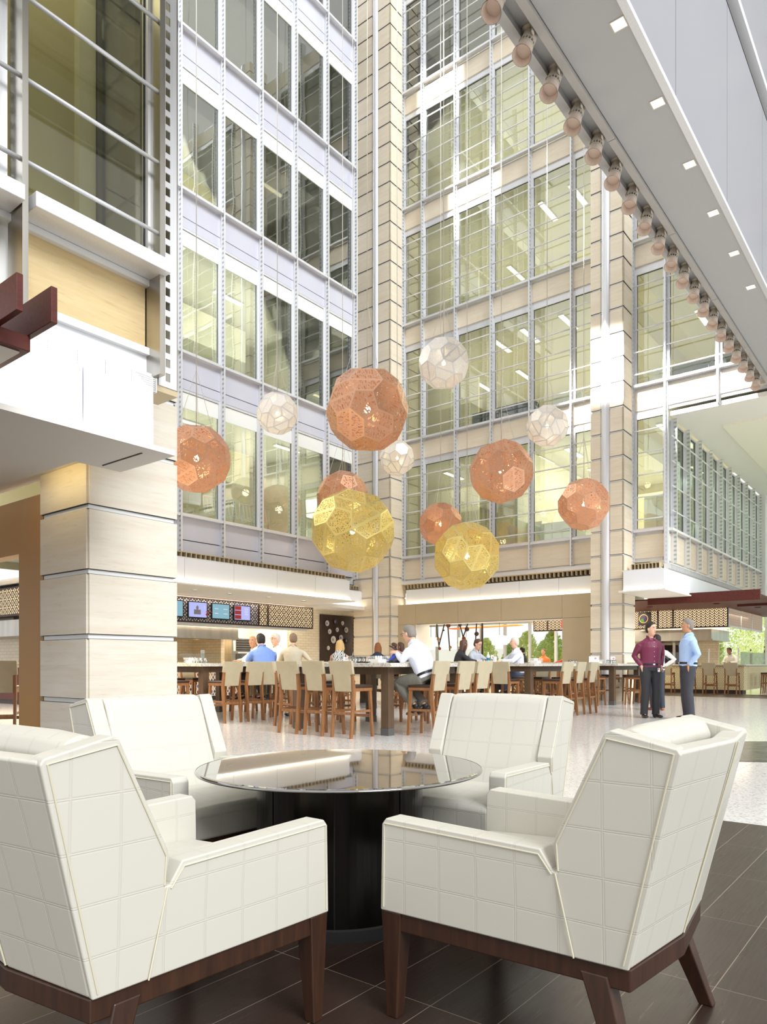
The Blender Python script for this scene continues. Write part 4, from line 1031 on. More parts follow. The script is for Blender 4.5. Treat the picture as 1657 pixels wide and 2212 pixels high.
GP = [(33.2, 14.4), (33.6, 15.7), (33.2, 16.9), (33.8, 18.1), (33.2, 19.3), (34.2, 20.5), (35.5, 15.9), (36, 17.3), (35.5, 18.8), (36.4, 8.9)]
GN = ['right of the dining window','second along the dining window','third along the dining window','fourth along the dining window','fifth along the dining window','at the left end of the dining window','behind the second shrub','behind the first shrub','behind the fourth shrub','beyond the bar']
for i, (u_, v_) in enumerate(GP):
    bush('garden_shrub', 'feathery green garden shrub %s' % GN[i], W(u_, v_), gl.uniform(.55,.7), gl.uniform(1.6, 2.7), 1700, M['foliage' if i % 2 else 'foliage2'], i)
for i, (px, Y) in enumerate(((1652, 42), (1622, 47), (1596, 52))):
    bush('garden_tree', 'leafy tree outside the end glass wall, %s' % ['nearest the picture edge','second from the edge','third from the edge'][i], at(px, Y), 1.6, 4.2, 1500, M['foliage' if i % 2 else 'foliage2'], 40+i, trunk=.4)
m = MB(); m.box(31.2, 70, -30, 40, -.2, -.02); S(tag(m.build('ground_outside', pbr('lawn', L(150,170,110), .9), frame='B'), 'lawn outside the glass walls', 'lawn'))
m = MB(); m.box(80, 81, -10, 60, 0, 3.0); S(tag(m.build('wall_outside', pbr('pale_garden_wall', L(226,222,210), .8), frame='B'), 'pale building across the garden', 'wall'))
# ================================================================== PENDANTS
def pendant_mesh():
    phi = (1+5**.5)/2
    iv = [Vector(p).normalized() for p in [(-1,phi,0),(1,phi,0),(-1,-phi,0),(1,-phi,0),(0,-1,phi),(0,1,phi),(0,-1,-phi),(0,1,-phi),(phi,0,-1),(phi,0,1),(-phi,0,-1),(-phi,0,1)]]
    el = min((iv[0]-iv[j]).length for j in range(1,12))
    nb = {i: [j for j in range(12) if j != i and (iv[i]-iv[j]).length < el*1.1] for i in range(12)}
    T = lambda i, j: (iv[i]*2+iv[j]).normalized()
    faces = []
    def order(pts, n):
        x = n.orthogonal().normalized(); y = n.cross(x)
        return sorted(pts, key=lambda p: math.atan2(p.dot(y), p.dot(x)))
    for i in range(12): faces.append(('p', order([T(i,j) for j in nb[i]], iv[i])))
    seen = set()
    for i in range(12):
        for j in nb[i]:
            for k in nb[i]:
                if j < k and k in nb[j] and i < j:
                    n = (iv[i]+iv[j]+iv[k]).normalized()
                    hx = order([T(i,j),T(j,i),T(j,k),T(k,j),T(k,i),T(i,k)], n)
                    s_ = (i*7+j*3+k) % 3
                    hx = hx[s_:]+hx[:s_]
                    mid = (hx[0]+hx[3])/2; lift = n*.035
                    faces.append(('t', [hx[0], hx[1], hx[2], hx[3]], lift)); faces.append(('t', [hx[3], hx[4], hx[5], hx[0]], lift))
    return faces
PF = pendant_mesh()
def pendant(px, py, dpx, Y, skin, label, group, rot, topz=26.0):
    R_ = dpx/2/F*Y
    c = Vector(((px-CX)/F*Y, Y, EH+(HY-py)/F*Y))
    q = thing('faceted_pendant_lamp', label, 'pendant lamp', c, 0, group)
    mat = Matrix.Rotation(rot[2],3,'Z') @ Matrix.Rotation(rot[0],3,'X') @ Matrix.Rotation(rot[1],3,'Y')
    m = MB()
    for fc in PF:
        pts = [mat @ p for p in fc[1]]
        cen = sum(pts, Vector())/len(pts); n = len(pts)
        if fc[0] == 't': pass
        ins = []
        for i in range(n):
            a, b, d = pts[i-1], pts[i], pts[(i+1)%n]
            bis = ((a-b).normalized()+(d-b).normalized()).normalized()
            sn_ = max(.3, (a-b).normalized().cross(bis).length)
            ins.append(b+bis*(.030/sn_))
        P = [p*R_ for p in pts]; I = [p*R_ for p in ins]
        for i in range(n):
            j = (i+1) % n
            m.add([P[i], P[j], I[j], I[i]], [(0,1,2,3)], 0, [[(0,0),(0,0),(0,0),(0,0)]])
        if fc[0] == 'p':
            for i in range(n):
                j = (i+1) % n; r_ = (ins[i]-cen).length
                m.add([I[i], I[j], cen*R_], [(0,1,2)], 1, [[(i*.2, r_), (i*.2+.2, r_), (i*.2+.1, 0)]])
        else:
            ax = (pts[3]-pts[0]).normalized(); nn = (pts[1]-pts[0]).cross(ax).normalized(); ay = nn.cross(ax)
            m.add(I, [tuple(range(n))], 1, [[((p-pts[0]).dot(ax), (p-pts[0]).dot(ay)) for p in ins]])
    m.build('faceted_shade', [M['rim_'+skin], M['perf_'+skin]], q, flipcheck=False)
    m = MB(); m.ball((0,0,0), .07*R_/.9, 16, 10); m.build('bulb', M['bulb'], q, smooth=True)
    m = MB(); m.lathe([(.03,.06*R_),(.035,.3*R_),(.02,.32*R_),(.02,1.0*R_)], (0,0,0), 10); m.build('lamp_holder', M['alu'], q, smooth=True)
    m = MB(); m.tube((0,0,R_*.9), (0,0,topz-c.z), .009, 6); m.build('cable', M['cable'], q, smooth=True)
    for k in range(3):
        a = k*2*PI/3+.5+rot[2]; m = MB(); m.tube((math.cos(a)*R_*.55, math.sin(a)*R_*.55, R_*.80), (0,0,R_*2.6), .005, 5); m.build('suspension_wire', M['cable'], q)
    l = bpy.data.lights.new('pendant_glow', 'POINT'); l.energy = 7; l.color = (1,.80,.52); l.shadow_soft_size = .12
    lo_ = bpy.data.objects.new('pendant_glow', l); C.objects.link(lo_); lo_.location = c+Vector((0,0,-.02))
    return q
GC, GG, GW = 'copper faceted pendants', 'brass faceted pendants', 'silver faceted pendants'
pendant(793.5, 885, 180, 18, 'copper', 'largest copper faceted pendant, high in the centre of the cluster', GC, (.35,.2,.5))
pendant(424, 991, 148, 15, 'copper', 'copper faceted pendant partly behind the near travertine pier', GC, (.9,.4,1.2))
pendant(1083, 1019, 138, 18, 'copper', 'copper faceted pendant right of centre, left of the silver one near the pier', GC, (.2,.7,2.0))
pendant(1261.5, 1089.5, 112, 18.5, 'copper', 'copper faceted pendant farthest right, in front of the right pier', GC, (.6,1.1,.3))
pendant(740, 1073, 112, 22, 'copper', 'copper faceted pendant half hidden behind the larger brass one', GC, (1.1,.5,.9))
pendant(952, 1133, 94, 22.5, 'copper', 'small copper faceted pendant behind the smaller brass one', GC, (.5,.9,1.7))
pendant(762, 1147, 183, 20, 'gold', 'larger brass faceted pendant, low left of centre', GG, (.25,.55,.2))
pendant(1009, 1202, 148, 19, 'gold', 'smaller brass faceted pendant, lowest of the cluster', GG, (.45,.15,2.6))
pendant(958.5, 785, 110, 17, 'silver', 'largest silver faceted pendant, highest of the cluster', GW, (.3,.3,.1))
pendant(599, 893, 90, 17.5, 'silver', 'silver faceted pendant in front of the lavender facade', GW, (.8,.2,1.9))
pendant(1182, 921, 90, 18, 'silver', 'silver faceted pendant high on the right, near the pier', GW, (.1,.9,.7))
pendant(858, 990, 76, 21, 'silver', 'smallest silver faceted pendant, tucked under the largest copper one', GW, (.7,.7,2.4))

# ================================================================== BRIDGE SPOTLIGHTS
def spotlight():
    q = thing('spotlight', '', 'spotlight', (0,0,0), 0, 'adjustable spotlights along the bridge edge')
    m = MB(); m.lathe([(.075,0),(.075,-.02),(.04,-.03)], (0,0,0), 20); m.build('ceiling_base', M['fixture'], q, smooth=False)
    m = MB(); m.loft([(-.03,-.03,-.01),(-.06,-.075,-.08),(-.09,-.085,-.17)], [(.03,.008)]*3, 8); m.loft([(.03,.03,-.01),(0,.075,-.08),(-.06,.085,-.17)], [(.03,.008)]*3, 8); m.build('yoke', M['fixture'], q, smooth=True)
    m = MB(); m.loft([(0,0,-.02),(.05,.03,-.06),(.03,.04,-.12)], [.008]*3, 6); m.build('power_cord', M['dark'], q, smooth=True)
    d = Vector((-.50,0,-.87)); x = Vector((.05,0,-.03))
    h = MB(); h.loft([x, x+d*.03, x+d*.20], [.045,.078,.078], 20); b_ = h.build('lamp_housing', M['fixture'], q, smooth=False)
    m = MB(); y = Vector((0,1,0)); s_ = d.cross(y)
    for k in range(14):
        a = 2*PI*k/14; o_ = y*math.cos(a)+s_*math.sin(a); m.loft([x+d*.20+o_*.074, x+d*.255+o_*.074], [.006,.006], 5)
    m.build('cooling_fin', M['fixture'], b_)
    m = MB(); m.loft([x+d*.20, x+d*.255], [.062,.062], 16); m.build('heat_sink', M['dark'], b_)
    m = MB(); m.loft([x+d*.255, x+d*.30], [.082,.084], 20); m.build('front_ring', M['fixture'], q)
    m = MB(); m.loft([x+d*.30, x+d*.345, x+d*.44], [.082,.088,.104], 22, cap=False); m.loft([x+d*.44, x+d*.32], [.100,.078], 22, cap=False); m.build('snoot', M['fixture_in'], q)
    m = MB(); m.loft([x+d*.322, x+d*.328], [.078,.078], 20); m.build('reflector', M['fixture_in'], q)
    return q
ONE = ['first','second','third','fourth','fifth','sixth','seventh','eighth','ninth','tenth','eleventh','twelfth','thirteenth','fourteenth','fifteenth','sixteenth','seventeenth','eighteenth','nineteenth','twentieth']
q = spotlight(); q.location = W(7.81-.715, 3.95, 8.66); q.rotation_euler = (0,0,A0); q.scale = (1.12,)*3; q['label'] = 'beige spotlight on the bridge edge, first from the top of the picture'
sn = snapshot(q)
for k in range(1, 20): stamp(sn, label='beige spotlight on the bridge edge, %s from the top' % ONE[k], loc=W(7.81+.715*(k-1), 3.95, 8.66), rotz=A0, scale=1.12)

# ================================================================== ARMCHAIRS
def hwf(y, z):
    k = max(0, min(1, (.35-y)/.35))*max(0, min(1, (.86-z)/.545))
    return .348-.022*k
def armchair():
    q = thing('armchair', '', 'armchair')
    side = [(.735,.318), (.730,.575), (.715,.594), (.2214,.580), (.186,.528), (.176,.528), (.188,.60), (.052,.885), (.036,.893), (-.118,.858), (-.126,.846), (0,.318)]
    for sx, nm in ((-1,'left'), (1,'right')):
        m = MB(); n = len(side)
        vs = [(sx*hwf(y,z), y, z) for y, z in side]+[(sx*(hwf(y,z)-.075), y+(.01 if y < .05 else 0), z) for y, z in side]
        m.add(vs, [tuple(range(n)), tuple(range(n,2*n))[::-1]]+[(i,(i+1)%n,n+(i+1)%n,n+i) for i in range(n)])
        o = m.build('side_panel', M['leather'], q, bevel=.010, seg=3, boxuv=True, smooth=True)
        st = MB()     # piping along the top edges
        for x in (hwf(.5,.6)-.012,):
            pts = [(sx*(hwf(y,z)+.0015), y, z) for y, z in ((.722,.33),(.718,.578),(.225,.566),(.190,.520))]
            st.loft(pts, [.0022]*4, 5)
            pts = [(sx*(hwf(y,z)+.0015), y, z) for y, z in ((.172,.532),(.176,.60),(.046,.872),(-.110,.846),(.012,.33))]
            st.loft(pts, [.0022]*5, 5)
            st.loft([(sx*(hwf(.18,.5)+.0008), .181, .525), (sx*(hwf(.13,.33)+.0008), .134, .32)], [.0022]*2, 5)
        st.build('seam_stitching', M['stitch'], o)
    yb = lambda z: -(z-.318)*.233
    for sx in (-1, 1):
        m = MB()
        z0, z1 = .318, .853
        b = [(0, -.035, z0), (sx*.318, 0, z0), (sx*.30, .07, z0), (0, .04, z0)]; t = [(0, -.045+yb(z1), z1+.004), (sx*.335, yb(z1), z1), (sx*.30, yb(z1)+.065, z1), (0, yb(z1)+.02, z1+.004)]
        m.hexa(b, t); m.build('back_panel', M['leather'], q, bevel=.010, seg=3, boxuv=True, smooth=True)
    m = MB(); m.loft([(0,-.036,.325),(0,-.048+yb(.853),.85)], [.003]*2, 6); m.build('back_seam', M['stitch'], q)
    m = MB()      # back cushion, rounded top, leaning
    pr = [(.235,.43), (.075,.845), (.05,.882), (.01,.893), (-.03,.876), (-.045,.84), (.07,.43)]
    n = len(pr); vs = []
    for x, sc_ in ((-.268,1), (-.13,1.04), (.13,1.04), (.268,1)):
        vs += [(x, .08+(y-.08)*sc_+(.008 if sc_ > 1 else 0), z+(.006 if sc_ > 1 and z > .8 else 0)) for y, z in pr]
    fs = [tuple(range(n))[::-1], tuple(range(3*n,4*n))]
    for s_ in range(3): fs += [(s_*n+i, s_*n+(i+1)%n, (s_+1)*n+(i+1)%n, (s_+1)*n+i) for i in range(n)]
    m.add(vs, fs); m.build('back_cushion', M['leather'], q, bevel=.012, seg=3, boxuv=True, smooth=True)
    m = MB(); vs = []
    pr = [(.09,.30),(.735,.318),(.738,.425),(.715,.446),(.4,.462),(.09,.44)]
    n = len(pr)
    for x, dz in ((-.272,0),(-.12,.008),(.12,.008),(.272,0)): vs += [(x,y,z+(dz if z > .4 else 0)) for y, z in pr]
    fs = [tuple(range(n))[::-1], tuple(range(3*n,4*n))]
    for s_ in range(3): fs += [(s_*n+i, s_*n+(i+1)%n, (s_+1)*n+(i+1)%n, (s_+1)*n+i) for i in range(n)]
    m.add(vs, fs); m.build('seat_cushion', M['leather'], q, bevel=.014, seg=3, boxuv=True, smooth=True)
    m = MB(); m.prism([(-.338,.73),(-.315,.0),(0,-.038),(.315,.0),(.338,.73)], .262, .318, 'z'); m.build('base_rail', M['walnut'], q, bevel=.004)
    for sx in (-1, 1):
        m = MB(); x0, x1 = sx*.342, sx*.278; xb0, xb1 = sx*.335, sx*.298
        m.hexa([(xb0,.722,0),(xb0,.684,0),(xb1,.684,0),(xb1,.722,0)], [(x0,.737,.318),(x0,.665,.318),(x1,.665,.318),(x1,.737,.318)]); m.build('front_leg', M['walnut'], q, bevel=.004)
        m = MB()
        m.hexa([(sx*.355,-.035,0),(sx*.355,.008,0),(sx*.318,.008,0),(sx*.318,-.035,0)], [(sx*.322,.055,.29),(sx*.322,.125,.29),(sx*.262,.125,.29),(sx*.262,.055,.29)]); m.build('rear_leg', M['walnut'], q, bevel=.004)
    return q
q = armchair()
def ang(fx, fy): return math.atan2(fy, fx)-PI/2
CH = [((.784,1.964), (-.788,.615), 'cream quilted leather armchair at front right, seen from its side and back'),
      ((-.889,1.759), (.617,.787), 'cream quilted leather armchair at front left, cut by the left edge'),
      ((-1.18,3.60), (.77,-.64), 'cream quilted leather armchair behind on the left, next to the travertine pier'),
      ((.63,3.80), (-.56,-.828), 'cream quilted leather armchair behind on the right, facing the camera')]
q.location = (*CH[0][0], 0); q.rotation_euler = (0,0,ang(*CH[0][1])); q['label'] = CH[0][2]; q['group'] = 'armchairs round the smoked glass table'
sn = snapshot(q)
for p, f, l in CH[1:]: stamp(sn, label=l, loc=(*p, 0), rotz=ang(*f))

# ---- lounge table
q = thing('lounge_table', 'round smoked glass table on a burnished black drum base', 'table', (-.184, 3.05, 0))
m = MB(); m.lathe([(0,.605),(.585,.605),(.597,.609),(.60,.6125),(.597,.617),(.585,.620),(0,.620)], (0,0,0), 96, close=False); m.build('glass_top', M['tabletop'], q, smooth=False)
m = MB(); m.lathe([(.595,.6065),(.601,.6095),(.6015,.6125),(.601,.6155),(.595,.6185)], (0,0,0), 96, close=False); m.build('polished_edge', M['tabletop'], q, smooth=True)
n = 48; m = MB()
g = random.Random(2)
for k in range(8):
    a0_, a1_ = 2*PI*k/8+.01, 2*PI*(k+1)/8-.01
    vs = []; S_ = 10
    for i in range(S_+1):
        a = a0_+(a1_-a0_)*i/S_; vs.append((math.cos(a)*.35, math.sin(a)*.35))
    poly = vs+[(x*.97, y*.97) for x, y in vs[::-1]]
    m.prism(poly, .04, .60, 'z')
m.build('metal_cladding', M['tablebase'], q, bevel=0)
m = MB(); m.lathe([(.345,.0),(.345,.60)], (0,0,0), 48); m.build('drum_core', M['dark'], q, smooth=False)
m = MB(); m.lathe([(.36,0),(.36,.045),(.352,.05)], (0,0,0), 48); m.build('plinth_ring', M['dark'], q)

# ================================================================== BAR TABLES AND STOOLS
def stool():
    q = thing('bar_stool', '', 'bar stool')
    w_ = M['stoolwood']
    for sx in (-1, 1):
        m = MB(); a = .018
        m.hexa([(sx*.19-a,.185,0),(sx*.19+a,.185,0),(sx*.19+a,.22,0),(sx*.19-a,.22,0)], [(sx*.172-a,.14,.69),(sx*.172+a,.14,.69),(sx*.172+a,.19,.69),(sx*.172-a,.19,.69)]); m.build('front_leg', w_, q)
        m = MB()
        pf = [(-.275,0),(-.235,0),(-.165,.64),(-.215,.94),(-.245,.94),(-.225,.64)]
        m.prism(pf, sx*.185-.017, sx*.185+.017, 'x'); m.build('rear_leg', w_, q)
        m = MB(); m.hexa([(sx*.185-.011,-.215,.36),(sx*.185+.011,-.215,.36),(sx*.183+.011,.185,.36),(sx*.183-.011,.185,.36)], [(sx*.185-.011,-.215,.395),(sx*.185+.011,-.215,.395),(sx*.183+.011,.185,.395),(sx*.183-.011,.185,.395)]); m.build('side_rail', w_, q)
    m = MB(); m.box(-.18,.18,.175,.20,.28,.32); m.build('footrest', w_, q)
    m = MB(); m.box(-.18,.18,.19,.205,.318,.325); m.build('footrest_strip', M['alu'], q)
    m = MB(); m.box(-.18,.18,-.235,-.212,.33,.37); m.build('rear_rail', w_, q)
    m = MB(); m.box(-.195,.195,-.20,.20,.665,.71); m.build('seat_frame', w_, q, bevel=.004)
    m = MB(); m.box(-.20,.20,-.20,.205,.71,.755); m.build('seat_pad', M['seat_leather'], q, bevel=.014, seg=2)
    m = MB()
    y = lambda z: -.195-(z-.66)*.17
    prof = [(-.165,.66),(.165,.66),(.165,.90),(.222,.91),(.222,1.10),(-.222,1.10),(-.222,.91),(-.165,.90)]
    n = len(prof); vs = [(x,y(z)-.022,z) for x,z in prof]+[(x,y(z)+.022,z) for x,z in prof]
    m.add(vs, [tuple(range(n)), tuple(range(n,2*n))[::-1]]+[(i,(i+1)%n,n+(i+1)%n,n+i) for i in range(n)]); m.build('backrest', M['tan_leather'], q, bevel=.006)
    return q
def bartable(N_, label, w=1.85, d=1.83):
    q = thing('bar_table', label, 'table', (N_.x, N_.y, 0), A0)
    m = MB(); m.box(-.22, w+.22, -.22, d+.22, 1.01, 1.07); m.build('stone_top', M['granite'], q, bevel=.004)
    m = MB()
    m.box(-.05, w+.05, -.05, -.01, .90, 1.01); m.box(-.05, w+.05, d+.01, d+.05, .90, 1.01); m.box(-.05,-.01,-.05,d+.05,.90,1.01); m.box(w+.01,w+.05,-.05,d+.05,.90,1.01); m.build('apron', M['tableleg'], q)
    for x in (0, w):
        for y in (0, d):
            m = MB(); m.box(x-.07,x+.07,y-.07,y+.07,.11,1.01); lg = m.build('leg', M['tableleg'], q, bevel=.004)
            m = MB(); m.box(x-.073,x+.073,y-.073,y+.073,0,.11); m.build('foot_sleeve', M['darkgrey'], lg)
    return q
N1 = at(837, F*EH/(1587-HY)); N1 = Vector((.06, 10.6, 0))
N2 = Vector((2.95, 14.55, 0)); N3 = Vector((5.9, 18.5, 0)); N0 = Vector((-3.32, 13.25, 0)); N5 = Vector((-.26, 17.12, 0))
bartable(N1, 'high stone-topped bar table in front, where the man in white sits')
bartable(N2, 'high bar table with pale stone top, second in the row behind the right armchair')
bartable(N3, 'high bar table with pale stone top, farthest right by the travertine pier')
bartable(N0, 'high bar table with pale stone top at left, beside the near travertine pier')
bartable(N5, 'high bar table with pale stone top in the back row, by the blonde woman')
DU, DV = 51.7, 141.7
def S2(N_, u, v): p = N_+U*u+V*v; return (p.x, p.y, 0)
SEAT = {'white': (S2(N1,.40,-.42), DV+4), 'corn': (S2(N0,1.15,-.42), DV-18), 'bald': (S2(N0,2.33,1.15), DU+165), 'hid': (tuple(at(559,17.3)), -60),
 'glass': (S2(N0,2.33,.5), DU+172), 'blonde': (tuple(at(731,17.0)), 75), 'auburn': (tuple(at(815,20.0)), 80), 'royal': (tuple(at(857,20.0)), 175), 'dkb': (tuple(at(873,19.7)), 160),
 'blackj': (S2(N2,.95,2.3), DV-130), 'young': (S2(N2,1.6,2.3), DV-185), 'talk': (S2(N2,2.33,1.5), DU+140), 'dblack': (tuple(at(1131,25.0)), 150), 'dred': (tuple(at(1226,26.6)), 150)}
SNAME = {'white': 'man using his phone', 'corn': 'man in the cornflower blue shirt', 'bald': 'bald man in white', 'hid': 'man hidden behind the bald man', 'glass': 'white-haired man with glasses', 'blonde': 'blonde woman', 'auburn': 'auburn-haired woman', 'royal': 'person in the royal blue top', 'dkb': 'woman beside the royal blue top', 'blackj': 'woman in the black jacket', 'young': 'young man in grey', 'talk': 'white-haired man at the second table', 'dblack': 'person in black in the dining room', 'dred': 'person in red in the dining room'}
SEATED = [Vector(v[0]) for v in SEAT.values()]
SEATLAB = [(v[0], v[1], SNAME[k]) for k, v in SEAT.items()]
s0 = stool(); sn = snapshot(s0); first = [s0]
TNM = {1: 'the foreground bar table', 2: 'the second bar table', 3: 'the far right bar table', 0: 'the left bar table', 5: 'the back row bar table'}
POS = ['first', 'second', 'third', 'fourth']
def put(N_, u, v, face, label, jit=0, group=None):
    p = N_+U*u+V*v
    if group and any((Vector(s_)-p).length < .42 for s_ in SEATED): return None
    rz = A0+{'u': -PI/2, '-u': PI/2, 'v': 0, '-v': PI}[face]+jit
    if first: o = first.pop(); o.location = p; o.rotation_euler = (0,0,rz); o['label'] = label; o['group'] = group
    else: o = stamp(sn, label=label, group=group, loc=p, rotz=rz)
    return o
SEATS = []
def ring(N_, k, front=(.28,.83,1.38), right=(.42,1.05,1.6), far=(.3,.92,1.5), left=(.3,.92,1.5)):
    g = 'bar stools round '+TNM[k]
    for i, v in enumerate(front): put(N_, -.45, v, 'u', 'bar stool on the near side of %s, %s from the right' % (TNM[k], POS[i]), random.uniform(-.06,.06), g)
    for i, u in enumerate(right): put(N_, u, -.45, 'v', 'bar stool on the right side of %s, %s from the front' % (TNM[k], POS[i]), random.uniform(-.06,.06), g)
    for i, v in enumerate(far): put(N_, 2.3, v, '-u', 'bar stool on the far side of %s, %s from the right' % (TNM[k], POS[i]), random.uniform(-.06,.06), g)
    for i, u in enumerate(left): put(N_, u, 2.28, '-v', 'bar stool on the left side of %s, %s from the front' % (TNM[k], POS[i]), random.uniform(-.06,.06), g)
ring(N1, 1)
ring(N2, 2, right=(.3,.95,1.6))
ring(N3, 3)
ring(N0, 0, right=(.1,.65,1.15,1.7), far=(.5,1.1,1.6))
ring(N5, 5)
for i in range(6):
    v = 5.9+.72*i
    put(Vector((0,0,0)), 26.9, v, 'u', 'bar stool along the ogee patterned counter, %s from the right' % ONE[i], random.uniform(-.05,.05), 'stools along the right-hand bar')
for i in range(4):
    put(Vector((0,0,0)), 28.6+.75*i, 5.1, 'v', 'bar stool at the side of the right-hand bar, %s from the front' % ONE[i], 0, 'stools along the right-hand bar')
put(at(8, 9.9), 0, 0, '-u', 'bar stool with worn leather back at the left edge of the picture', -2.2)
q = thing('bar_table', 'pale speckled stone bar table cut by the left edge of the picture', 'table', at(-40, 10.9), A0)
m = MB(); m.box(-.6,1.0,-.4,.75,1.0,1.07); m.build('stone_top', M['granite'], q, bevel=.004); m = MB(); m.box(.0,.14,.0,.14,0,1.0); m.build('leg', M['tableleg'], q)

for (p, a, lab) in SEATLAB:
    o = stamp(sn, label='bar stool under the '+lab, loc=(p[0], p[1], 0), rotz=math.radians(a)-PI/2); del o['group']
# ---- small things on tables
TT = 1.07
def tumblers(N_, u, v, n, lab, grp):
    for i in range(n):
        p = N_+U*(u+.1*(i % 3)+random.uniform(-.01,.01))+V*(v+.1*(i//3)); p.z = TT
        m = MB(); m.lathe([(.028,0),(.036,.095),(.033,.095),(.026,.006)], (0,0,0), 14, close=False); m.lathe([(.0,0.001),(.028,.001)], (0,0,0), 14, close=False)
        tag(m.build('drinking_glass', M['tumbler'], loc=p, smooth=True), lab, 'glass', grp)
def wirebasket(p, lab, rot=0, s=1.0):
    q = thing('wire_basket', lab, 'basket', p, A0+rot, 'white wire baskets on the bar tables')
    a, b, h = .14*s, .10*s, .10*s
    m = MB()
    for z in (0, .04*s, .08*s, h):
        k = .88+.12*z/h; m.loft([(-a*k,-b*k,z),(a*k,-b*k,z),(a*k,b*k,z),(-a*k,b*k,z),(-a*k,-b*k,z)], [.003]*5, 5)
    for i in range(9):
        x = -a+2*a*i/8
        for sy in (-1,1): m.tube((x*.88,sy*b*.88,0),(x,sy*b,h),.002,4)
    for i in range(6):
        y = -b+2*b*i/5
        for sx in (-1,1): m.tube((sx*a*.88,y*.88,0),(sx*a,y,h),.002,4)
    m.build('wire_frame', M['whitemetal'], q)
    m = MB(); m.box(-a*.7,a*.7,-b*.7,b*.7,.005,.06*s); m.build('napkins', M['plaster'], q)
    for i in range(3):
        m = MB(); m.lathe([(.018,0),(.02,.07),(.012,.085),(.012,.10)], (-.06+.06*i,0,.01), 10); m.build('shaker', M['alu'], q, smooth=True)
def tz(N_, u, v): p = N_+U*u+V*v; p.z = TT; return p
wirebasket(tz(N1, .1, .25), 'white wire condiment basket at the near corner of the foreground bar table')
wirebasket(tz(N1, .9, 1.5), 'white wire condiment basket on the far left of the foreground bar table', .4)
wirebasket(tz(N2, .5, .1), 'white wire condiment basket on the second bar table')
wirebasket(tz(N0, .2, .6), 'white wire condiment basket on the left bar table')
wirebasket(tz(N3, .3, .5), 'white wire condiment basket on the far right bar table')
wirebasket(tz(N5, .3, .3), 'white wire condiment basket on the back row bar table')
GB = 'upturned clear drinking glasses'
tumblers(N1, .15, .75, 6, 'clear drinking glass in the cluster on the foreground bar table', 'glasses on the foreground bar table')
tumblers(N2, .1, 1.0, 6, 'clear drinking glass in the cluster on the second bar table', 'glasses on the second bar table')
tumblers(N3, .3, 1.2, 6, 'clear drinking glass in the cluster on the far right bar table', 'glasses on the far right bar table')
tumblers(N3, .1, .05, 4, 'clear drinking glass at the near corner of the far right bar table', 'glasses at the corner of the far right bar table')
tumblers(N0, .0, .2, 6, 'clear drinking glass in the cluster on the left bar table', 'glasses on the left bar table')
def setz(p, z): p = Vector(p); p.z = z; return p
q = thing('serving_tray', 'black serving tray in front of the man in the white shirt', 'tray', setz(N1+U*.38+V*.55, TT), A0)
m = MB(); m.box(-.17,.17,-.23,.23,0,.008); m.build('tray_base', M['dark'], q); m = MB()
for (a,b,c,d) in ((-.17,.17,-.23,-.22),(-.17,.17,.22,.23),(-.17,-.16,-.22,.22),(.16,.17,-.22,.22)): m.box(a,b,c,d,.008,.022)
m.build('tray_rim', M['dark'], q)
m = MB(); m.box(-.08,.08,-.11,.11,.024,.034); tag(m.build('notebook', M['officewhite'], loc=setz(N1+U*.38+V*.55, TT), rot=A0+.2), 'white notebook lying on the black tray', 'notebook')
q = thing('iced_tea_glass', 'glass of amber iced tea on the foreground bar table', 'glass', setz(at(759, 11.7), TT))
m = MB(); m.lathe([(.03,0),(.038,.12),(.036,.12),(.029,.005)], (0,0,0), 16, close=False); m.build('tumbler', M['tumbler'], q, smooth=True)
m = MB(); m.lathe([(.028,.006),(.034,.10)], (0,0,0), 16); m.build('tea', pbr('amber_tea', L(150,70,24), .2), q)
m = MB(); m.tube((0,0,.02),(.03,0,.17),.003); m.build('straw', M['plaster'], q)
q = thing('water_bottle', 'clear plastic water bottle with a blue-green label on the second bar table', 'bottle', setz(at(1054.5, 14.9), TT))
m = MB(); m.lathe([(.03,0),(.033,.02),(.033,.15),(.028,.17),(.012,.205),(.012,.22)], (0,0,0), 16); m.build('bottle_body', pbr('clear_plastic', L(210,224,232), .15), q, smooth=True)
m = MB(); m.lathe([(.034,.06),(.034,.115)], (0,0,0), 16); m.build('label_band', pbr('teal_label', L(30,120,150), .5), q); m = MB(); m.lathe([(.014,.215),(.014,.235)], (0,0,0), 12); m.build('cap', M['plaster'], q)
q = thing('paper_cup', 'white paper cup with a straw on the second bar table', 'cup', setz(at(1069, 15.0), TT))
m = MB(); m.lathe([(.03,0),(.043,.13)], (0,0,0), 18); m.build('cup_body', M['plaster'], q); m = MB(); m.lathe([(.045,.13),(.045,.138),(.03,.14)], (0,0,0), 18); m.build('lid', M['plaster'], q); m = MB(); m.tube((0,0,.13),(.012,0,.21),.004); m.build('straw', M['plaster'], q)
for i, (px, Y, lab) in enumerate(((1283, 18.9, 'white menu card with pink flower on the far right bar table'), (1063.5, 16.0, 'tall narrow white menu stand on the second bar table'), (1324, 19.8, 'white menu stand beside the travertine pier'))):
    q = thing('menu_card', lab, 'menu card', setz(at(px, Y), TT), 0)
    w_ = [.13,.03,.06][i]; m = MB(); m.hexa([(-w_,-.02,0),(w_,-.02,0),(w_,.02,0),(-w_,.02,0)], [(-w_,-.004,.19),(w_,-.004,.19),(w_,.004,.19),(-w_,.004,.19)]); m.build('card', M['plaster'], q)
    m = MB(); m.ball((w_*.3,-.014,.14),(min(.03,w_*.5),.006,.022)); m.build('printed_flower', pbr('pink_print', L(226,120,140), .6), q)
q = thing('cash_register', 'white point-of-sale display standing on the kitchen counter', 'register', W(13.3, 17.3, 1.05), A0)
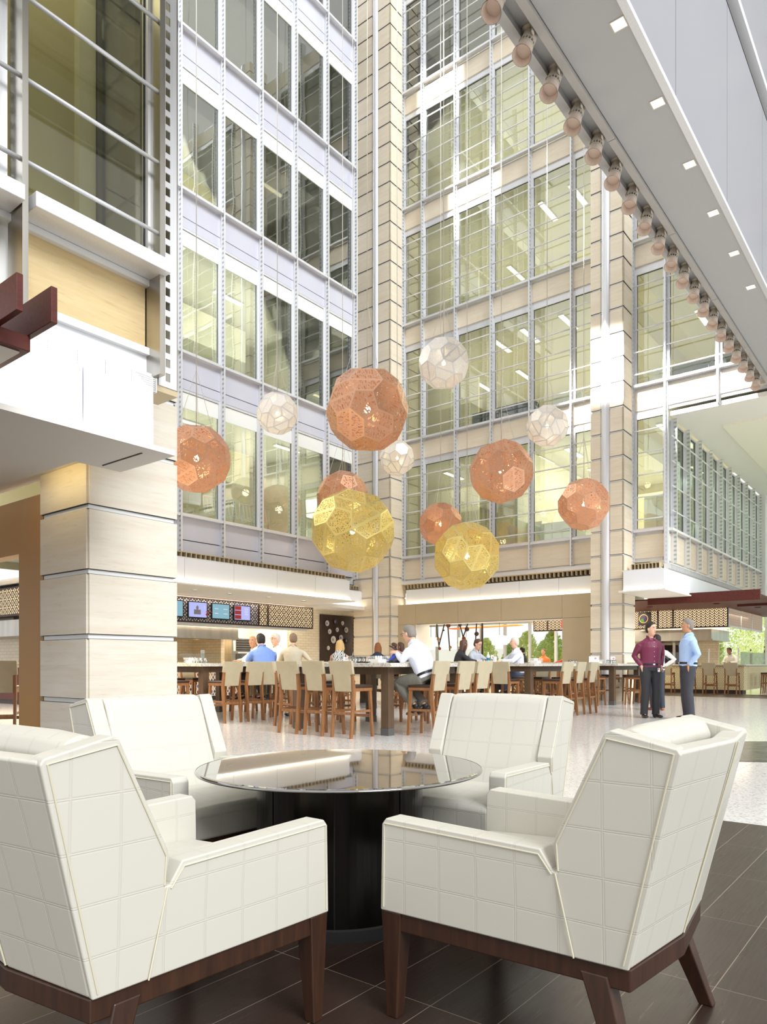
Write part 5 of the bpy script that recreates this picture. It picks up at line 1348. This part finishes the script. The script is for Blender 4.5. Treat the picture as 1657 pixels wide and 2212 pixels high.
m = MB(); m.box(-.06,.06,-.02,.02,0,.42); m.build('display_back', M['officewhite'], q, bevel=.008); m = MB(); m.box(-.5,-.15,-.12,.12,0,.14); m.build('printer', M['dark'], q, bevel=.01); m = MB(); m.box(-.15,.12,-.1,.1,0,.02); m.build('base', M['officewhite'], q)
# ================================================================== PEOPLE
def fabric(name, col, rough=.75, bump=.25):
    N = NT(name)
    nz = N.n('TexNoise', {'Vector': N.mapped((7,7,3)), 'Scale': 2.2, 'Detail': 3, 'Distortion': 1.2}).outputs[0]
    return N.done(N.n('BsdfPrincipled', {'Base Color': col, 'Roughness': rough, 'Normal': N.n('Bump', {'Strength': bump, 'Distance': .05, 'Height': nz}).outputs[0]}).outputs[0])
SK = [pbr('skin_light', L(226,178,150), .5), pbr('skin_tan', L(196,142,108), .5), pbr('skin_deep', L(150,100,72), .5)]
eyew = pbr('eye_white', L(235,232,226), .3); eyed = pbr('eye_dark', L(50,36,28), .3); lipm = pbr('lips', L(170,104,90), .5)
blk = fabric('black_trousers', L(46,46,50)); shoe = pbr('black_shoe_leather', L(34,30,32), .35); beltm = pbr('black_belt', L(24,22,22), .4)
HC = {'black': pbr('hair_black', L(38,30,28), .6), 'grey': pbr('hair_grey', L(134,126,118), .65), 'white': pbr('hair_white', L(206,200,190), .65), 'brown': pbr('hair_brown', L(84,54,42), .55), 'auburn': pbr('hair_auburn', L(146,88,48), .55), 'blonde': pbr('hair_blonde', L(206,170,112), .55), 'greybrown': pbr('hair_grey_brown', L(130,106,86), .6)}
def remesh(o, v, sm=3):
    r = o.modifiers.new('remesh', 'REMESH'); r.mode = 'VOXEL'; r.voxel_size = v; r.use_smooth_shade = True
    s_ = o.modifiers.new('smooth', 'SMOOTH'); s_.factor = .5; s_.iterations = sm
def lerp(a, b, t): return Vector(a)*(1-t)+Vector(b)*t
def person(label, pos, face_deg, top, legs, hair, skin=0, sit=None, lean=6, arms='pockets', head_yaw=0, head_pitch=0, h=1.78, longhair=0, shoes=None, build=1.0, female=False, jacket=False, bald=False, glasses=False, sleeve=1.0, belt=True, skirt=False, detail=True, seath=.755, tuck=False, group=None, cat='person'):
    q = thing('person', label, cat, pos, math.radians(face_deg)-PI/2, group)
    k = h/1.78; b = build
    sw = (.175 if female else .195)*(.5+.5*b)
    if sit: P0 = Vector((0, -.02, seath/k+.10)); 
    else: P0 = Vector((0, 0, .96))
    Rx = Matrix.Rotation(math.radians(-lean), 3, 'X')
    def T(x, y, z): return P0+Rx@Vector((x, y, z))
    # curved spine when seated
    spine = [T(0,-.01,-.06), T(0,-.005,.02), T(0,.0,.12), T(0,.0,.24), T(0,.005,.36), T(0,.0,.45), T(0,-.005,.505), T(0,.0,.54)]
    wy = .86 if female else 1
    tr = [(.150*b,.105*b),(.165*b,.118*b),(.150*b*wy,.112*b),(.160*b*wy,.118*b),(.178*b*wy,.122*b),(.175*b,.105*b),(.115*b,.075),(.055,.055)]
    hc = T(0, .035, .705); neck = T(0,.01,.58)
    Rh = Matrix.Rotation(math.radians(head_yaw), 3, 'Z') @ Matrix.Rotation(math.radians(-head_pitch), 3, 'X')
    H = lambda x, y, z: hc+Rh@Vector((x, y, z))
    ARM = {
     'pockets': lambda s_: (T(s_*.275,-.09,.20), T(s_*.190,.045,.0), Vector((-s_*.45,.10,-1))),
     'down':    lambda s_: (T(s_*.25,-.03,.18), T(s_*.25,.06,-.07), Vector((0,.2,-1))),
     'hip':     lambda s_: (T(s_*.36,-.12,.24), T(s_*.19,.02,.08), Vector((-s_*.6,.4,-.4))),
     'table':   lambda s_: (Vector((s_*.27,.22,1.13/k)), Vector((s_*.10,.43,1.125/k)), Vector((-s_*.5,.8,.05))),
     'phone':   lambda s_: (Vector((s_*.27,.24,1.11/k)), Vector((s_*.07,.46,1.22/k)), Vector((-s_*.35,.85,.30))),
     'chin':    lambda s_: (Vector((s_*.24,.28,1.13/k)), Vector((s_*.08,.34,1.30/k)), Vector((-s_*.3,.1,.9))),
    }
    arm = {}
    for s_ in (-1, 1):
        kind = arms if isinstance(arms, str) else arms[0 if s_ < 0 else 1]
        S_ = T(s_*sw, 0, .425); E, Hn, d = ARM[kind](s_); arm[s_] = (S_, E, Hn, d.normalized(), kind)
    leg = {}
    for s_ in (-1, 1):
        hip = T(s_*.09*b, 0, -.02) if not sit else P0+Vector((s_*.09*b, .03, -.03))
        if sit:
            kn = Vector((s_*.13, .43, (seath+.03)/k)); an = Vector((s_*.10, .16 if tuck else .33, .40/k)); toe = Vector((s_*.11, .36 if tuck else .50, (.345 if not tuck else .30)/k))
            if tuck: an = Vector((s_*.07, .10-.04*s_, .43/k)); toe = Vector((s_*.07, .31-.04*s_, .335/k))
        else: kn = Vector((s_*.105, .02, .50)); an = Vector((s_*.115, -.02, .085)); toe = Vector((s_*.15, .16, .035))
        leg[s_] = (hip, kn, an, toe)
    # ---- body (one continuous skin)
    m = MB()
    m.loft(spine, [(x*.84, y*.84) for x, y in tr], 16)
    m.loft([T(0,.0,.50), neck, H(0,.0,-.03)], [.058,.052,.055], 14)
    hs = [(-.118,.022,.024,.052),(-.108,.040,.046,.040),(-.078,.057,.070,.022),(-.03,.068,.088,.006),(.015,.074,.096,-.002),(.055,.074,.096,-.008),(.090,.062,.082,-.012),(.112,.040,.054,-.012),(.122,.010,.012,-.012)]
    m.loft([H(0, yo, z) for z, rx, ry, yo in hs], [(rx, ry) for z, rx, ry, yo in hs], 18, ref=Rh@Vector((1,0,0)))
    m.loft([H(0,.086,.020), H(0,.098,-.010), H(0,.103,-.026), H(0,.090,-.036)], [.008,.011,.014,.012], 8, ref=Rh@Vector((1,0,0)))
    for s_ in (-1, 1): m.ball(H(s_*.077,-.006,-.006), (.011,.019,.030), 8, 6)
    for s_ in (-1, 1):
        S_, E, Hn, d, kind = arm[s_]
        m.loft([S_-Vector((0,0,.01)), lerp(S_,E,.4), E, lerp(E,Hn,.35), Hn], ([.036*b,.040*b] if sleeve > .5 else [.048*b,.046*b])+[.036,.036,.026], 12)
        side = Vector((s_*.3, -.1, 1)) if kind in ('phone','chin','table') else Vector((0,1,0))
        across = d.cross(side).normalized(); palm = Hn+d*.085; nrm = across.cross(d).normalized()
        m.loft([Hn-d*.01, Hn+d*.03, palm], [(.024,.019),(.036,.016),(.040,.014)], 12, ref=across)
        curl = .55 if kind in ('phone',) else .25
        sgn = -1 if nrm.z > 0 else 1
        for i, ln_ in enumerate((.070,.080,.076,.060)):
            o_ = across*(-.030+.020*i); f0 = palm-d*.008+o_
            f1 = f0+(d+o_*2)*ln_*.5; f2 = f1+(d+nrm*sgn*curl*1.2).normalized()*ln_*.30; f3 = f2+(d+nrm*sgn*curl*2.6).normalized()*ln_*.24
            m.loft([f0, f1, f2, f3], [.0092,.0088,.008,.0065], 8)
        tb = Hn+d*.02-across*.030*(1 if True else -1); t1 = tb+(d*.5-across*.8).normalized()*.035; t2 = t1+(d*.9-across*.25).normalized()*.03; t3 = t2+(d*.95+nrm*sgn*.3).normalized()*.024
        m.loft([tb, t1, t2, t3], [.014,.0115,.010,.008], 8)
        hip, kn, an, toe = leg[s_]
        m.loft([hip, lerp(hip,kn,.3), lerp(hip,kn,.75), kn, lerp(kn,an,.3), lerp(kn,an,.75), an, an+(toe-an)*.08-Vector((0,0,.02))], [.080*b,.078*b,.056*b,.050,.050,.034,.028,.024], 12)
        ft = (toe-an)*.62; m.loft([an-ft*.2+Vector((0,0,-.02)), an+ft*.2+Vector((0,0,-.02)), an+ft], [.022,.026,.014], 10)
    body = m.build('body', SK[skin], q, smooth=True); remesh(body, .0075 if detail else .011, 2)
    # face
    if detail:
        for s_ in (-1, 1):
            m = MB(); m.ball(H(s_*.030,.0835,.012), (.013,.009,.008), 10, 6); e = m.build('eye', eyew, q, smooth=True)
            m = MB(); m.ball(H(s_*.030,.0905,.012), (.0065,.004,.0065), 8, 6); m.build('iris', eyed, e, smooth=True)
            m = MB(); m.loft([H(s_*.014,.093,.030), H(s_*.030,.092,.036), H(s_*.048,.080,.031)], [.004,.0045,.003], 6); m.build('eyebrow', HC[hair] if hair not in ('white','blonde') else HC['greybrown'], q)
        m = MB(); m.ball(H(0,.0835,-.062), (.020,.006,.0055), 10, 6); m.build('mouth', lipm, q, smooth=True)
    if glasses:
        m = MB()
        for s_ in (-1, 1):
            c_ = H(s_*.032,.106,.010); m.loft([c_+Rh@Vector((math.cos(a)*.025,0,math.sin(a)*.018)) for a in [2*PI*i/12 for i in range(13)]], [.002]*13, 5)
            m.loft([H(s_*.056,.104,.014), H(s_*.080,.02,.014)], [.002]*2, 5)
        m.loft([H(-.008,.108,.012), H(.008,.108,.012)], [.002]*2, 5); m.build('eyeglasses', beltm, q)
    # hair
    m = MB()
    if not bald:
        m.loft([H(0,-.020+y_,z_) for z_, y_ in ((-.070,-.034),(-.045,-.030),(.00,-.020),(.040,-.006),(.062,.003),(.095,.003),(.120,-.002),(.134,-.006))], [(.052,.040),(.076,.062),(.083,.080),(.085,.093),(.083,.100),(.074,.090),(.050,.060),(.014,.016)], 18, ref=Rh@Vector((1,0,0)))
    if bald == 'fringe':
        m.loft([H(0,-.030,-.05), H(0,-.030,-.01), H(0,-.026,.04)], [(.060,.05),(.079,.075),(.076,.078)], 16, ref=Rh@Vector((1,0,0)))
    if longhair:
        m.loft([H(0,-.02,.085), H(0,-.035,.02), H(0,-.055,-.06), H(0,-.075,-.06-longhair*.5), H(0,-.07,-.06-longhair)], [(.070,.075),(.094,.085),(.098,.062),(.092,.045),(.055,.022)], 16, ref=Rh@Vector((1,0,0)))
        for s_ in (-1, 1): m.loft([H(s_*.06,.035,.06), H(s_*.082,.03,-.01), H(s_*.085,.01,-.09), H(s_*.085,-.02,-.08-longhair*.7)], [.018,.022,.026,.016], 8)
    if m.v:
        o = m.build('hair', HC[hair], q, smooth=True); remesh(o, .008, 2)
    # ---- shirt
    m = MB()
    lo = .04 if not jacket else -.16
    sp = [T(0,-.005,.10 if not jacket else -.16), T(0,-.005,.0) if jacket else T(0,-.005,.03), T(0,.0,.12), T(0,.0,.24), T(0,.005,.36), T(0,.0,.45), T(0,-.005,.505), T(0,.005,.55)]
    if not jacket: sp[0] = T(0,-.005,-.02)
    tt = [(.178*b,.132*b),(.182*b,.138*b),(.172*b*wy,.132*b),(.180*b*wy,.138*b),(.196*b*wy,.140*b),(.192*b,.120*b),(.125*b,.092),(.066,.066)]
    m.loft(sp, tt, 18)
    for s_ in (-1, 1):
        S_, E, Hn, d, kind = arm[s_]
        if sleeve >= 1:
            m.loft([T(s_*.06,0,.435), T(s_*sw*.82,0,.432), S_+(E-S_)*.1, lerp(S_,E,.5), E, lerp(E,Hn,.4), lerp(E,Hn,.93)], [.050*b,.056*b,.060*b,.058*b,.054,.049,.036], 14)
        elif sleeve > 0:
            m.loft([T(s_*.08,0,.435), S_, lerp(S_,E,sleeve)], [.062*b,.068*b,.062*b], 14)
        else: m.loft([T(s_*.08,0,.435), S_], [.06*b,.05*b], 12)
    sh = m.build('jacket' if jacket else 'shirt', top, q, smooth=True); remesh(sh, .011, 4)
    if not female or jacket:
        m = MB()
        for s_ in (-1, 1):
            m.add([T(s_*.012,.082,.515), T(s_*.062,.065,.560), T(s_*.070,-.01,.590), T(s_*.060,-.05,.585), T(s_*.085,.0,.545), T(s_*.055,.095,.495)], [(0,1,5),(1,2,4,5),(2,3,4)])
        m.add([T(.060,-.05,.585), T(-.060,-.05,.585), T(-.085,0,.545), T(0,-.095,.545), T(.085,0,.545)], [(0,1,2,3,4)])
        c_ = m.build('collar', top, q, flipcheck=False); sd = c_.modifiers.new('thick', 'SOLIDIFY'); sd.thickness = .008
    # ---- trousers
    m = MB()
    if skirt:
        if sit: m.loft([T(0,0,.06), P0+Vector((0,.02,-.02)), P0+Vector((0,.2,-.04)), Vector((0,.46,(seath+.02)/k))], [(.165*b,.12*b),(.19*b,.12),(.20*b,.10),(.17,.075)], 16)
        else: m.loft([T(0,0,.06), T(0,0,-.06), Vector((0,0,.72)), Vector((0,0,.45))], [(.16*b,.12*b),(.19*b,.135*b),(.21*b,.16*b),(.20*b,.16*b)], 16)
    else:
        m.loft([T(0,-.005,.07), T(0,-.005,.0), T(0,-.01,-.07)], [(.160*b,.120*b),(.176*b,.136*b),(.165*b,.125*b)], 18)
        for s_ in (-1, 1):
            hip, kn, an, toe = leg[s_]
            cuff = an+(kn-an).normalized()*(-.03 if not sit else .045)
            m.loft([hip+Vector((0,-.0,.03)), hip, lerp(hip,kn,.35), lerp(hip,kn,.8), kn, lerp(kn,cuff,.3), lerp(kn,cuff,.8), cuff], [.085*b,.100*b,.094*b,.074*b,.070*b,.072*b,.064*b,.066*b], 16)
    o = m.build('skirt' if skirt else 'trousers', legs, q, smooth=True); remesh(o, .011, 4)
    if belt and not jacket and not skirt:
        m = MB(); m.loft([T(0,-.005,.025), T(0,-.005,.062)], [(.184*b,.141*b),(.180*b,.139*b)], 24); m.build('belt', beltm, q)
        if not sit: m = MB(); m.box(-.02,.02,0,.006,-.014,.014); o = m.build('belt_buckle', M['alu'], q); o.location = T(0,.137*b,.043)
    for s_ in (-1, 1):
        hip, kn, an, toe = leg[s_]
        m = MB(); f = (toe-an); f = f.normalized()
        up = Vector((0,0,1)) if not sit else f.cross(Vector((1,0,0))).normalized()*1
        if up.z < 0: up = -up
        heel = an-f*.055-up*.045; ball_ = an+f*.10-up*.05; tip = an+f*.19-up*.055
        if not sit: heel.z = .04; ball_.z = .036; tip.z = .028
        m.loft([heel-f*.005, heel+f*.02, lerp(heel,ball_,.5)+up*.008, ball_, lerp(ball_,tip,.7), tip], [(.028,.026),(.038,.038),(.041,.038),(.047,.031),(.041,.026),(.020,.014)], 14)
        m.loft([an+up*.025, an-up*.03], [(.042,.048),(.042,.052)], 12)
        o = m.build('shoe', shoes or shoe, q, smooth=True); remesh(o, .006 if detail else .01, 1)
    q.scale = (k, k, k)
    q['_T'] = 0; del q['_T']
    return q, T, H, arm
lavender = fabric('white_blue_shirt', L(226,230,246)); white = fabric('white_shirt', L(236,234,230))
blue = fabric('sky_blue_shirt', L(172,198,238)); burg = fabric('burgundy_shirt', L(112,34,66), .5)
cornf = fabric('cornflower_shirt', L(120,150,214)); greyt = fabric('grey_green_trousers', L(112,110,100)); khaki = fabric('olive_khaki_trousers', L(146,132,100))
beige = fabric('beige_tweed_jacket', L(196,184,160)); beige2 = fabric('beige_slacks', L(206,186,156)); blackj = fabric('black_jacket', L(38,38,42)); greys = fabric('light_grey_shirt', L(176,180,190))
def printed():
    N = NT('black_white_print'); v = N.n('TexWave', {'Vector': N.mapped((1,1,1)), 'Scale': 9, 'Distortion': 9, 'Detail Scale': 2}).outputs[0]
    return N.done(N.n('BsdfPrincipled', {'Base Color': N.mix(N.math('GREATER_THAN', v, .5), L(30,36,50), L(236,234,230)), 'Roughness': .7}).outputs[0])
pr_ = printed()
# standing men at right
q, T, H, A_ = person('man in a burgundy shirt and black trousers standing, one hand in his pocket', at(1405, 14.1), -84, burg, blk, 'black', 0, lean=0, arms=('pockets','pockets'), head_yaw=22, h=1.86, build=1.08)
m = MB(); [m.ball(T(.0, .156 if z < .3 else .150, z), .0065, 8, 6) for z in (.10,.19,.28,.37,.46)]
m.build('shirt_buttons', M['plaster'], q)
m = MB(); m.box(-.022,.022,-.003,.003,-.035,.035); o = m.build('name_badge', M['plaster'], q); o.location = T(-.085,.165,-.06)
m = MB(); m.box(-.004,.018,-.0045,-.003,0,.03); m.box(-.004,.018,.003,.0045,0,.03); m.build('badge_photo', pbr('badge_print', L(200,90,90), .5), o)
m = MB(); m.ball(T(-.085,.16,.035), (.012,.008,.012)); m.build('badge_reel', pbr('red_reel', L(210,40,36), .4), q)
q, T, H, A_ = person('grey-haired man in a sky blue shirt and charcoal trousers standing in profile', at(1486, 13.6), 172, blue, fabric('charcoal_trousers', L(58,58,66)), 'grey', 1, lean=-2, arms='pockets', h=1.90, build=1.1)
m = MB(); m.box(-.03,.03,-.004,.008,-.01,.03); o = m.build('pocketed_pens', M['dark'], q); o.location = T(.07,.142,.36)
person('person in white shirt and dark trousers standing directly behind the burgundy shirt', at(1420, 16.4), 95, white, fabric('navy_trousers', L(52,56,70)), 'black', 1, lean=0, arms='hip', h=1.72, build=.95, shoes=pbr('brown_shoe', L(150,84,52), .4))
# the man at the foreground table
sp = N1+U*.40-V*.42
q, T, H, A_ = person('grey-haired man in a white shirt sitting on a bar stool using his phone', setz(sp, 0), DV+4, lavender, greyt, 'grey', 0, sit=1, lean=24, arms='phone', head_pitch=14, h=1.84, build=1.12, tuck=True, glasses=True, seath=.755)
hp = q.matrix_basis @ Vector((0, .60, 1.30/1.034))
m = MB(); m.box(-.036,.036,-.07,.07,-.004,.004); ph = m.build('mobile_phone', M['dark'], None); ph.location = Vector((sp.x, sp.y, 0))+Matrix.Rotation(math.radians(DV+4)-PI/2,3,'Z')@Vector((0,.585,1.30)); ph.rotation_euler = (.5, 0, math.radians(DV+4)-PI/2)
tag(ph, 'black mobile phone held by the man in the white shirt', 'phone')
# left table
person('dark-haired man in a cornflower blue shirt sitting with his back to the camera', *SEAT['corn'], cornf, khaki, 'black', 0, sit=1, lean=20, arms='table', h=1.82, build=1.15)
person('bald man in a white shirt sitting at the far side of the left bar table', *SEAT['bald'], white, blk, 'black', 1, sit=1, lean=8, arms='table', bald=True, h=1.78, head_yaw=40, build=1.1)
person('dark-haired man in white shirt, partly hidden behind the bald man', *SEAT['hid'], white, blk, 'black', 0, sit=1, lean=5, arms='table', h=1.80, head_yaw=-20)
person('white-haired man with glasses in a white shirt facing the camera', *SEAT['glass'], white, blk, 'white', 0, sit=1, lean=4, arms='table', h=1.84, glasses=True)
person('person with grey hair in a beige tweed jacket, standing, hand on hip', at(633, 14.6), 100, beige, beige2, 'greybrown', 0, lean=2, arms=('table','hip'), h=1.67, jacket=True, build=1.05, head_yaw=15)
# back row
person('blonde woman in a black and white print top, seen from behind', *SEAT['blonde'], pr_, blk, 'blonde', 0, sit=1, lean=10, arms='table', longhair=.20, female=True, sleeve=0, h=1.70, belt=False, head_yaw=-10)
person('auburn-haired woman in a navy top sitting at the back row table', *SEAT['auburn'], fabric('navy_top', L(40,52,70)), blk, 'auburn', 0, sit=1, lean=8, arms='table', longhair=.22, female=True, h=1.74, belt=False)
person('person in a royal blue top sitting behind the phone of the man in white', *SEAT['royal'], fabric('royal_blue_top', L(60,80,190)), blk, 'brown', 0, sit=1, lean=6, arms='table', female=True, h=1.72, belt=False)
person('woman with dark brown hair beside the royal blue top', *SEAT['dkb'], fabric('black_white_blouse', L(70,70,80)), blk, 'brown', 0, sit=1, lean=8, arms='table', longhair=.20, female=True, h=1.74, belt=False)
# second table
person('woman with brown hair in a black jacket sitting at the second bar table', *SEAT['blackj'], blackj, blk, 'brown', 0, sit=1, lean=12, arms='table', longhair=.17, female=True, h=1.72, jacket=True, belt=False)
person('young man with glasses in a light grey shirt looking down', *SEAT['young'], greys, blk, 'brown', 0, sit=1, lean=12, arms='table', head_pitch=18, glasses=True, h=1.76)
person('white-haired man in a pale blue-white shirt talking across the second bar table', *SEAT['talk'], lavender, fabric('blue_grey_trousers', L(96,104,130)), 'white', 0, sit=1, lean=4, arms='table', h=1.80, build=1.15)
# staff and diners further back
person('person with dark hair in a white chef jacket behind the right-hand bar', at(1584, 26.6), 215, white, blk, 'black', 2, lean=22, arms='table', h=1.72, head_pitch=16, detail=False)
person('person in black top sitting in the dining room', *SEAT['dblack'], blackj, blk, 'black', 1, sit=1, lean=4, arms='table', h=1.72, detail=False)
person('person in an orange top walking through the dining room', at(1175, 26.8), -120, fabric('orange_top', L(214,120,60)), blk, 'brown', 1, lean=4, arms='down', h=1.62, detail=False)
person('person in a red top at the right side of the dining room opening', *SEAT['dred'], fabric('red_top', L(190,44,40)), blk, 'black', 1, sit=1, lean=4, arms='table', h=1.72, detail=False)
# ================================================================== CAMERA, LIGHT
cam = bpy.data.cameras.new('camera'); co = bpy.data.objects.new('camera', cam); C.objects.link(co)
cam.sensor_fit = 'HORIZONTAL'; cam.sensor_width = 36; cam.lens = F/1657*36
cam.shift_y = (HY-1106)/1657; cam.clip_end = 300; cam.clip_start = .05
co.location = (0, 0, EH); co.rotation_euler = (PI/2, 0, 0)
bpy.context.scene.camera = co
w = bpy.data.worlds.new('sky'); bpy.context.scene.world = w; w.use_nodes = True
bg = w.node_tree.nodes['Background']; bg.inputs[0].default_value = (.97, .97, .96, 1); bg.inputs[1].default_value = .85
def area(name, loc, size, power, rot=(0,0,0), col=(1,1,1), spread=PI):
    l = bpy.data.lights.new(name, 'AREA'); l.shape = 'RECTANGLE'; l.size, l.size_y = size; l.energy = power; l.color = col; l.spread = spread
    o = bpy.data.objects.new(name, l); C.objects.link(o); o.location = loc; o.rotation_euler = rot; return o
def sun(name, d, e, ang, col):
    l = bpy.data.lights.new(name, 'SUN'); l.energy = e; l.angle = math.radians(ang); l.color = col
    o = bpy.data.objects.new(name, l); C.objects.link(o); o.rotation_euler = Vector(d).to_track_quat('-Z', 'Y').to_euler(); return o
sun('daylight_sun', (-.5, .66, -.6), 2.15, 30, (.92, .96, 1))
# canopy / dining room / food counter ceilings
area('food_counter_downlights', W(14, 18.6, 3.04), (8, 2.6), 420, (0,0,A0), (1,.86,.66))
area('corner_downlights', W(19, 21, 3.04), (3, 4), 200, (0,0,A0), (1,.86,.66))
area('dining_room_lights', W(25.5, 12.5, 3.0), (5, 7), 420, (0,0,A0), (1,.90,.74))
area('bar_lights', W(29.3, 8, 2.85), (3, 4), 260, (0,0,A0), (1,.80,.56))
area('left_dining_lights', W(7, 14, 3.0), (3, 6), 380, (0,0,A0), (1,.84,.6))
for k in range(5):
    area('office_fill_left', W(13.8, 18.5, zsA[k+1]-2.2), (8, 3), 140, (PI,0,A0), (1,.95,.84))  # upward fill lamps, left and back, added without fixtures to brighten office ceilings
    area('office_fill_back', W(26, 12.5, zsA[k+1]-2.2), (7, 8), 90, (PI,0,A0), (1,.95,.84))
    area('office_lights_left', W(13.8, 18.5, zsA[k+1]-1.0), (8, 3), 130, (0,0,A0), (1,.93,.76))
    area('office_lights_back', W(26, 12.5, zsA[k+1]-.86), (7, 8), 210, (0,0,A0), (1,.95,.84))
    if k: area('office_lights_right', W(26, 4.2, zsA[k+1]-.86), (7, 5), 140, (0,0,A0), (1,.95,.84))
area('wing_lights', W(28, 9, 8.2), (11, 3), 450, (0,0,A0), (1,.96,.84))
area('left_wing_lights', W(2.2, 6.9, 8.5), (3.6, .6), 16, (0,0,A0), (1,.94,.7))
# narrow-spread area lamps added to throw sun patches on the travertine wall
def patch_lamp(name, src, dst, size, power):
    o = area(name, src, size, power, spread=math.radians(3), col=(1,.98,.94)); d = dst-src
    o.rotation_euler = d.to_track_quat('-Z', 'Y').to_euler(); return o
patch_lamp('sun_patch_lamp', W(4, 9.0, 24), W(21.5, 6.4, 8.95), (5.6, .9), 560)
patch_lamp('sun_patch_lamp', W(4, 15.0, 30), W(21.5, 14.4, 21.5), (1.2, 1.6), 180)
patch_lamp('sun_patch_lamp', W(4, 13.0, 30), W(21.5, 13.0, 17.4), (1.2, 1.6), 180)
sc = bpy.context.scene
sc.view_settings.view_transform = 'Standard'; sc.view_settings.look = 'None'
sc.view_settings.gamma = 1; sc.view_settings.use_curve_mapping = False; sc.view_settings.exposure = .5
for o in list(C.objects):
    if '_b' in o: del o['_b']
